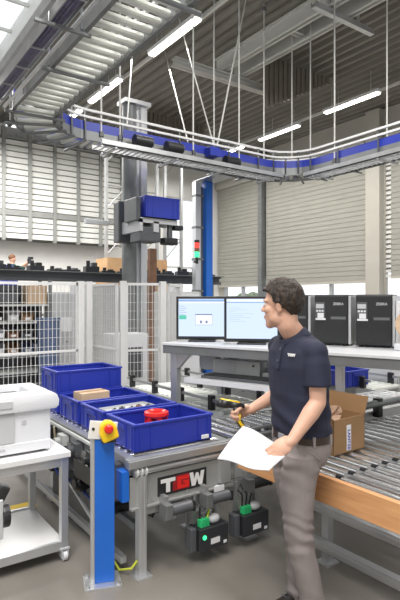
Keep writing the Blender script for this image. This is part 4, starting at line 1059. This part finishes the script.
def hand(w_, hd, pn, thumb_side, curls, spread=.021, thumb=None, tl=1.0):
    hd = hd.normalized(); pn = (pn - hd * pn.dot(hd)).normalized(); sd = (thumb_side - hd * thumb_side.dot(hd) - pn * thumb_side.dot(pn)).normalized()
    R = Matrix((hd, sd, pn)).transposed()
    body.chain([w_, w_ + hd * .02], [.027, .026])
    body.ell(w_ + hd * .052, (.050, .041, .019), R, 18, 12)
    body.ell(w_ + hd * .070, (.032, .042, .015), R, 18, 12)
    body.ell(w_ + hd * .036 + sd * .024 + pn * .008, (.032, .018, .016), R)
    tips = []
    for i, (off, ln) in enumerate(((1.5, .90), (.5, 1.0), (-.5, .93), (-1.5, .74))):
        p = w_ + hd * (.090 - .004 * abs(off - .3)) + sd * off * spread; d = (hd + sd * off * .05).normalized(); ax_a = 0
        pts = [p - hd * .02, p]; rad = [.0105, .0100]
        for sgm, rr, cu in zip((.043, .028, .022), (.0092, .0086, .0076), curls):
            ax_a += cu; dd = d * math.cos(ax_a) + pn * math.sin(ax_a); p = p + dd * sgm * ln; pts.append(p); rad.append(rr * (.9 if i == 3 else 1))
        body.chain(pts, rad, 10); tips.append(p)
    t0 = w_ + hd * .028 + sd * .028 + pn * .006
    a, b_, c_ = thumb or (.6, .55, .5)
    d1 = (hd * a + sd * b_ + pn * c_).normalized(); d2 = (hd * (a + .25) + sd * (b_ - .35) + pn * (c_ + .1)).normalized()
    p1 = t0 + d1 * .040 * tl; p2 = p1 + d2 * .030 * tl; p3 = p2 + d2 * .022 * tl
    body.chain([t0 - d1 * .01, t0, p1, p2, p3], [.014, .0135, .0115, .0105, .0085], 10)
    return tips
hd_n = V((-.84, -.12, -.52)); pn_n = V((-.22, .75, -.62))
hand(wr_n, hd_n, pn_n, V((-.45, .2, .85)), (.45, .75, .55), .020, (.75, .25, .6))
hd_f = V((-.96, -.06, -.22)); pn_f = V((.12, -.95, -.28))
hand(wr_f, hd_f, pn_f, V((-.2, -.15, .95)), (.85, 1.15, .75), .019, (.75, .35, .65))
bo = remesh(body, 'body', 'skin', man, .0045, 5)

# face details
for s in (-1, 1):
    ey = MB().ell(hp(.0725, s * .029, .008), (.010, .013, .0085), hR, 14, 10).build('eye', 'eye', man, smooth=True)
    MB().ell(hp(.0812, s * .029, .008), (.0022, .0055, .0055), hR, 12, 8).build('iris', 'iris', ey, smooth=True)
    MB().chain([hp(.084, s * .014, .027), hp(.085, s * .028, .032), hp(.074, s * .046, .028)], [.003, .0042, .003], 8).build('eyebrow', 'hair', man, smooth=True)
MB().ell(hp(.0915, 0, -.0605), (.004, .019, .006), hR, 14, 8).build('lips', 'lip', man, smooth=True)
# hair: cap with a hairline, closed volume
def hairline(F_, ):
    if F_ > .062: return .082
    if F_ > .030: return .050 + (F_ - .030) / .032 * .032
    if F_ > .006: return -.012 + (F_ - .006) / .024 * .06
    if F_ > -.030: return .022 - (.006 - F_) * 1.0
    return -.014 - (-.030 - F_) * 1.15
nu, nv = 56, 40; vs = []; fs = []; keep = {}
def hair_pt(i, j, k):
    a = math.pi * j / nv; b = 2 * math.pi * i / nu
    q = V((math.sin(a) * math.cos(b), math.sin(a) * math.sin(b), math.cos(a)))
    nz = mnoise.noise(q * 5) * .006 + mnoise.noise(V((q.x * 16, q.y * 16, q.z * 5))) * .004
    top = max(0, q.z) * .006 + max(0, q.x) * max(0, q.z) * .010
    r = 1.0; e = (.016 + nz + top) * k
    return V((-.012 + (.094 + e) * q.x, (.075 + e) * q.y, .034 + (.091 + e) * q.z))
hm = MB()
ok = [[False] * nu for _ in range(nv)]
for j in range(nv):
    for i in range(nu):
        p = hair_pt(i + .5, j + .5, 1)
        ok[j][i] = p.z > hairline(p.x) and p.z > -.072
idx = {}
def gv(i, j, k):
    i %= nu
    key = (i, j, k)
    if key not in idx: idx[key] = len(vs); c = hair_pt(i, j, 1 if k else -.25); vs.append(hp(c.x, c.y, c.z))
    return idx[key]
for j in range(nv):
    for i in range(nu):
        if not ok[j][i]: continue
        fs.append((gv(i, j, 1), gv(i, j + 1, 1), gv(i + 1, j + 1, 1), gv(i + 1, j, 1)))
        fs.append((gv(i, j, 0), gv(i + 1, j, 0), gv(i + 1, j + 1, 0), gv(i, j + 1, 0)))
        for (di, dj, e1, e2) in ((1, 0, (i + 1, j), (i + 1, j + 1)), (-1, 0, (i, j + 1), (i, j)), (0, 1, (i + 1, j + 1), (i, j + 1)), (0, -1, (i, j), (i + 1, j))):
            jj, ii = j + dj, (i + di) % nu
            if jj < 0: continue
            if jj >= nv or not ok[jj][ii]: fs.append((gv(*e1, 1), gv(*e2, 1), gv(*e2, 0), gv(*e1, 0)))
hm.add(vs, fs)
remesh(hm, 'hair', 'hair', man, .0035, 3, lambda p: mnoise.noise(V((p.x * 60, p.y * 60, p.z * 25))) * .0025)

# polo shirt
st = MB()
sr = [(.955, .004, 0, .121, .168), (.985, .002, 0, .129, .176), (1.03, -.002, 0, .130, .174), (1.10, -.008, 0, .124, .170), (1.20, -.014, 0, .126, .178), (1.31, -.018, 0, .127, .186), (1.385, -.017, 0, .112, .184), (1.425, -.016, 0, .092, .160), (1.443, -.017, 0, .084, .132), (1.455, -.018, 0, .076, .104), (1.470, -.016, 0, .064, .080)]
st.loft([oring((x, y, z), f, l, a, b, 28) for z, x, y, a, b in sr])
def sleeve(s_, e_, t, inw):
    d = (e_ - s_).normalized(); q = d.orthogonal().normalized(); w2 = d.cross(q)
    pts = [(.06, .058), (.25, .066), (.5, .065), (t, .067)]
    st.sphere(s_ + d * .012 + inw * .004, .0635, 20, 14); st.sphere(s_ + inw * .045 + V((0, 0, -.008)), .064, 20, 14)
    st.loft([[s_.lerp(e_, u) + (q * math.cos(2 * math.pi * k / 20) + w2 * math.sin(2 * math.pi * k / 20)) * r for k in range(20)] for u, r in pts])
sleeve(sh_n, el_n, .70, -l); sleeve(sh_f, el_f, .68, l)
def sfold(p):
    q = V((p.x * 5, p.y * 5, p.z * 9)); a = mnoise.noise(q) * .005
    wst = max(0, 1 - abs(p.z - 1.06) / .14)
    return a + wst * .006 * math.sin(p.z * 62 + p.x * 22 + mnoise.noise(p * 8) * 3)
so = remesh(st, 'polo_shirt', 'navy', man, .0065, 4, sfold)
# collar
cn_ = V((-.026, -.002, 0)); cl = []
tl = V((-.35, -.15, 1)).normalized()
outer = [(1.452, .090, .096), (1.480, .080, .084), (1.505, .070, .072), (1.509, .065, .067), (1.482, .066, .069), (1.445, .070, .076)]
rings = []
for z, a, b in outer:
    r = oring(V((cn_.x - (z - 1.46) * .5, cn_.y - (z - 1.46) * .15, z)), f, l, a, b, 28, 2)
    for k, p in enumerate(r):
        fw = (p - cn_).dot(f)
        p.z -= max(0, fw) * .72
    rings.append(r)
cm = MB(); n_ = 28; vv = [p for r in rings for p in r]; ff = []
for j in range(len(rings)):
    for i in range(n_):
        j2 = (j + 1) % len(rings); ff.append((j * n_ + i, j * n_ + (i + 1) % n_, j2 * n_ + (i + 1) % n_, j2 * n_ + i))
cm.add(vv, ff).build('collar', 'navy', so, smooth=True)
# placket with buttons and the white chest badge
def chest(z, side):   # point on the front of the shirt
    for k in range(len(sr) - 1):
        if sr[k][0] <= z <= sr[k + 1][0]:
            t = (z - sr[k][0]) / (sr[k + 1][0] - sr[k][0]); q = [sr[k][m_] + t * (sr[k + 1][m_] - sr[k][m_]) for m_ in range(5)]
    a, b = q[3], q[4]; s_ = side / b; c = (1 - abs(s_) ** 2.3) ** (1 / 2.3)
    return V((q[1], q[2], z)) + f * (a * c) + l * side
pk = MB(); zs = [1.30, 1.33, 1.36, 1.39, 1.42, 1.445]
for off in (0,):
    rr = []
    for z in zs:
        a, b = chest(z, -.016) + f * .008, chest(z, .016) + f * .008
        rr.append([a - f * .008, b - f * .008, b, a])
    pk.loft(rr)
pko = pk.build('placket', 'navy', so)
for z in (1.34, 1.40): MB().cyl(chest(z, 0) + f * .008, chest(z, 0) + f * .0115, .006, 10).build('button', 'dgreyp', pko)
bp_ = chest(1.375, .090) + f * .006
nrm = (f + l * .33).normalized(); tx = nrm.cross(U).normalized() * -1
bd = text_part('badge', 'TGW', .018, 'white', so, bp_ + nrm * .004, Matrix((U.cross(nrm), U, nrm)).transposed().to_euler(), .001, .0016)

# trousers
tm = MB()
tm.loft([oring((x, y, z), f, l, a, b, 28) for z, x, y, a, b in ((.968, .002, 0, .121, .168), (.93, .0, 0, .124, .172), (.88, -.004, 0, .124, .172), (.82, -.010, 0, .112, .158), (.78, -.016, 0, .088, .12))])
TN = [(.87, .004, -.078, .104, .094), (.78, -.020, -.082, .097, .092), (.70, -.036, -.087, .090, .088), (.60, -.036, -.096, .078, .078), (.52, -.034, -.102, .071, .072), (.45, -.028, -.105, .068, .070), (.36, -.012, -.104, .068, .069), (.25, .012, -.102, .065, .066), (.14, .036, -.10, .064, .064), (.06, .048, -.10, .067, .067), (.030, .050, -.10, .069, .068)]
TF = [(.87, -.045, .072, .102, .092), (.78, -.050, .076, .094, .088), (.70, -.048, .08, .086, .085), (.60, -.034, .088, .076, .077), (.52, -.020, .092, .069, .070), (.45, -.012, .095, .066, .068), (.36, -.006, .092, .066, .067), (.25, -.002, .088, .063, .064), (.14, .004, .086, .062, .062), (.06, .008, .085, .065, .065), (.040, .009, .085, .067, .066)]
for T_ in (TN, TF): tm.loft([oring((x, y, z), f, l, a, b, 24, 2.1) for z, x, y, a, b in T_])
def tfold(p):
    k = max(0, 1 - abs(p.z - .46) / .16) + .9 * max(0, 1 - abs(p.z - .10) / .13) + .8 * max(0, 1 - abs(p.z - .80) / .10)
    a = math.sin(p.z * 85 + p.x * 35 + p.y * 30 + mnoise.noise(p * 9) * 4.0)
    return mnoise.noise(V((p.x * 7, p.y * 7, p.z * 5))) * .006 + k * .0052 * a
to = remesh(tm, 'trousers', 'denim', man, .0062, 3, tfold)
def band(z0, z1, off, m, name, par):
    q0 = oring((.002, 0, z0), f, l, .124 + off, .171 + off, 32); q1 = oring((.002, 0, z1), f, l, .121 + off, .168 + off, 32)
    i0 = oring((.002, 0, z0), f, l, .118, .165, 32); i1 = oring((.002, 0, z1), f, l, .115, .162, 32)
    b = MB(); vv = q0 + q1 + i1 + i0; n = 32
    ff = [(j * n + i, j * n + (i + 1) % n, ((j + 1) % 4) * n + (i + 1) % n, ((j + 1) % 4) * n + i) for j in range(4) for i in range(n)]
    return b.add(vv, ff).build(name, m, par, smooth='auto')
bl = band(.932, .968, .005, 'beltm', 'belt', to)
MB().cb(V((.002, 0, .95)) + f * .131, (.008, .045, .034), Matrix((f, l, U)).transposed()).build('buckle', 'steel', bl, bevel=.002)
for t in (.6, 1.15, 2.0, 2.7, -.6, -1.3):
    p = V((.002, 0, .95)) + f * (.130 * math.cos(t)) + l * (.177 * math.sin(t)); MB().cb(p, (.012, .012, .05), Matrix((f, l, U)).transposed()).build('belt_loop', 'denim', to)
# pocket seam on the near hip
MB().tube([V((.002, 0, .925)) + f * (.126 * math.cos(t)) + l * (.175 * math.sin(t)) + U * (-.10 * (t - .75)) for t in (.75, .9, 1.05, 1.2, 1.35)], .0028, 6).build('pocket_seam', 'denim', to)
# shoes
def shoe(ax, ay):
    b = MB(); c = V((ax, ay, 0)); rg = []
    for s_, w_, h in ((-.075, .022, .05), (-.068, .032, .075), (-.03, .038, .088), (.03, .039, .085), (.08, .042, .066), (.13, .046, .050), (.17, .043, .042), (.20, .030, .034), (.21, .014, .026)):
        base = c + f * s_
        rg.append([base + l * (w_ * math.cos(t)) + U * (.012 + max(0, math.sin(t)) * h) if math.sin(t) > 0 else base + l * (w_ * math.cos(t)) + U * .012 for t in [2 * math.pi * k / 16 for k in range(16)]])
    b.loft(rg); so_ = b.build('shoe', 'leather', man, smooth='auto')
    sb = MB(); poly = [(-.078, 0), (-.06, .034), (.03, .040), (.13, .049), (.18, .044), (.208, .022), (.214, 0)]
    poly = poly + [(a, -b_) for a, b_ in poly[::-1][1:-1]]
    sb.prism(poly, lambda a, b_, t: c + f * a + l * b_ + U * t, 0, .016); sb.build('sole', 'black', so_)
    for k in range(3): MB().tube([c + f * (.05 + k * .025) + l * -.02 + U * (.092 - k * .008), c + f * (.055 + k * .025) + U * (.098 - k * .009), c + f * (.05 + k * .025) + l * .02 + U * (.092 - k * .008)], .003, 6).build('lace', 'dgreyp', so_)
shoe(.048, -.10); shoe(.006, .085)

# hand scanner held in his right hand (local frame of the man turned into site frame)
hdn = hd_f.normalized(); pnn = (pn_f - hdn * pn_f.dot(hdn)).normalized(); grip = wr_f + hdn * .092 + pnn * .034
Mw = Matrix.Rotation(-TH, 3, 'Z'); base = W(.53, 2.70, 0)
hs = thing('hand_scanner', 'black and yellow pistol-shaped hand scanner gripped in the right hand of the man', 'scanner', base + Mw @ grip, -TH)
hdir = V((-.97, -.10, .12)).normalized()
up_ = V((-.22, -.05, .97)).normalized()
MB().chain([up_ * .055 + hdir * -.01, up_ * .0, up_ * -.055 + hdir * -.02, up_ * -.085 + hdir * -.028], [.019, .0165, .0165, .019], 12).build('handle', 'black', hs, smooth=True)
MB().chain([up_ * .062 + hdir * -.045, up_ * .066 + hdir * .02, up_ * .066 + hdir * .075], [.018, .021, .025], 14).build('head', 'black', hs, smooth=True)
MB().tube([up_ * .088 + hdir * .07, up_ * .083 + hdir * .02, up_ * .078 + hdir * -.035], .009, 8).build('yellow_trim', 'yellow', hs, smooth=True)
MB().tube([up_ * .02 + hdir * -.018 + pnn * .014, up_ * -.02 + hdir * -.008 + pnn * .018, up_ * -.065 + hdir * -.03 + pnn * .016, up_ * -.09 + hdir * -.05 + pnn * .012], .009, 8).build('yellow_trim', 'yellow', hs, smooth=True)
MB().cyl(up_ * .066 + hdir * .094, up_ * .066 + hdir * .101, .019, 14).build('window', 'black', hs)

# sheets held in his left hand
def pxp(px, py, d): return V(((px - 200) / 515 * d - .53, d - 2.70, 1.65 - (py - 300) * d / 515))
A_, B_, C_, D_ = pxp(243, 426, 2.60), pxp(217, 459, 2.47), pxp(268, 471, 2.33), pxp(293, 450, 2.46)
for q in range(2):
    pa = thing('paper_sheet', ['top white paper sheet in the left hand of the man', 'white paper sheet lying under the top one in the left hand of the man'][q], 'paper', base, -TH, 'papers in his hand')
    nn = 14; vs = []
    for j in range(nn + 1):
        for i in range(nn + 1):
            a, b = i / nn, j / nn
            p = (A_ * (1 - a) + D_ * a) * (1 - b) + (B_ * (1 - a) + C_ * a) * b
            nrm_ = (D_ - A_).cross(B_ - A_).normalized()
            if nrm_.y > 0: nrm_ = -nrm_
            p = p + nrm_ * (.012 * math.sin(math.pi * b) * (1 - .5 * a) + .012 * math.sin(2.2 * math.pi * a) - .004 * q)
            if q: p = p + (C_ - B_) * .012
            vs.append(p)
    fs = [(j * (nn + 1) + i, j * (nn + 1) + i + 1, (j + 1) * (nn + 1) + i + 1, (j + 1) * (nn + 1) + i) for j in range(nn) for i in range(nn)]
    po = MB().add(vs, fs).build('sheet', 'paper', pa, smooth=True)
    md = po.modifiers.new('thick', 'SOLIDIFY'); md.thickness = .0012

# distant worker on a raised platform
plz = 1.24
wp = thing('work_platform', 'low steel platform at far left carrying the distant worker', 'platform', (4.25, 15.55, 0))
MB().box(-.6, .9, -.5, .5, plz - .06, plz).build('deck', 'dsteel', wp)
for x in (-.55, .85):
    for y in (-.45, .45): MB().box(x - .04, x + .04, y - .04, y + .04, 0, plz - .06).build('leg', 'dsteel', wp)
w2 = thing('person', 'distant brown-haired worker in dark green jacket with raised arms, far left behind the shelving', 'person', (4.25, 15.55, plz), -TH)
b2 = MB()
b2.ell((0, 0, 1.62), (.095, .08, .12), None, 16, 12); b2.chain([V((0, 0, 1.54)), V((0, 0, 1.42))], [.055, .07])
fx, ly = V((1, 0, 0)), V((0, 1, 0))
b2.loft([oring((0, 0, z), fx, ly, a, b, 18, 2.2) for z, a, b in ((.85, .11, .16), (1.05, .10, .145), (1.3, .12, .18), (1.4, .10, .17), (1.46, .06, .09))])
for s in (-1, 1):
    b2.chain([V((0, s * .19, 1.39)), V((.15, s * .20, 1.24)), V((.36, s * .10, 1.44))], [.052, .042, .032]); b2.chain([V((.36, s * .10, 1.44)), V((.42, s * .085, 1.47))], [.034, .026])
    for k in range(4): b2.chain([V((.41, s * .085 + (k - 1.5) * .016, 1.48)), V((.46, s * .07 + (k - 1.5) * .014, 1.50)), V((.47, s * .05 + (k - 1.5) * .014, 1.53))], [.010, .009, .008], 8)
    b2.chain([V((.40, s * .06, 1.46)), V((.43, s * .04, 1.52))], [.012, .01], 8)
    b2.loft([oring((0, s * .09, z), fx, ly, r_, r_, 14, 2) for z, r_ in ((.9, .09), (.5, .065), (.1, .045))]); b2.chain([V((0, s * .09, .08)), V((.14, s * .09, .04))], [.045, .035])
b2.ell((.09, 0, 1.60), (.018, .014, .016)); remesh(b2, 'body', 'skin', w2, .012, 2)
j2 = MB().loft([oring((0, 0, z), fx, ly, a, b, 18, 2.2) for z, a, b in ((.88, .135, .185), (1.05, .125, .17), (1.3, .135, .20), (1.4, .115, .19), (1.47, .07, .09))])
for s in (-1, 1): j2.chain([V((0, s * .19, 1.39)), V((.15, s * .20, 1.24)), V((.30, s * .13, 1.37))], [.07, .06, .048])
remesh(j2, 'jacket', 'teal', w2, .014, 2)
q2 = MB()
for s in (-1, 1): q2.loft([oring((0, s * .09, z), fx, ly, r_, r_, 14, 2) for z, r_ in ((.92, .105), (.5, .08), (.06, .07))])
q2.loft([oring((0, 0, z), fx, ly, .13, .18, 16) for z in (.80, .96)]); remesh(q2, 'trousers', 'jeans', w2, .014, 2)
remesh(MB().ell((-.015, 0, 1.66), (.105, .09, .10), None, 16, 12), 'hair', 'brownhair', w2, .012, 1)
for s in (-1, 1): MB().ell((.04, s * .09, .045), (.14, .05, .045)).build('shoe', 'black', w2, smooth=True)
hw = V((.49, .0, 1.53))
ht = thing('hand_tool', 'black hand tool held up by the distant worker at far left', 'tool', V((4.25, 15.55, plz)) + Mw @ V((.49, 0, 1.50)), -TH)
MB().box(-.04, .05, -.05, .05, -.02, .12).build('grip', 'black', ht, bevel=.01); MB().box(-.03, .12, -.03, .03, .10, .18).build('head', 'black', ht, bevel=.01)
sb2 = thing('storage_bin', 'bright blue bin far left in front of the distant worker', 'bin', (3.80, 14.35, 0))
MB().box(-.22, .22, -.18, .18, 1.9, 2.57).build('tub', 'blue', sb2, bevel=.01)
MB().box(-.24, .24, -.2, .2, 2.54, 2.58).build('rim', 'blue', sb2); MB().box(-.06, .06, -.06, .06, .03, 1.9).box(-.25, .25, -.2, .2, 0, .03).build('stand', 'dsteel', sb2)
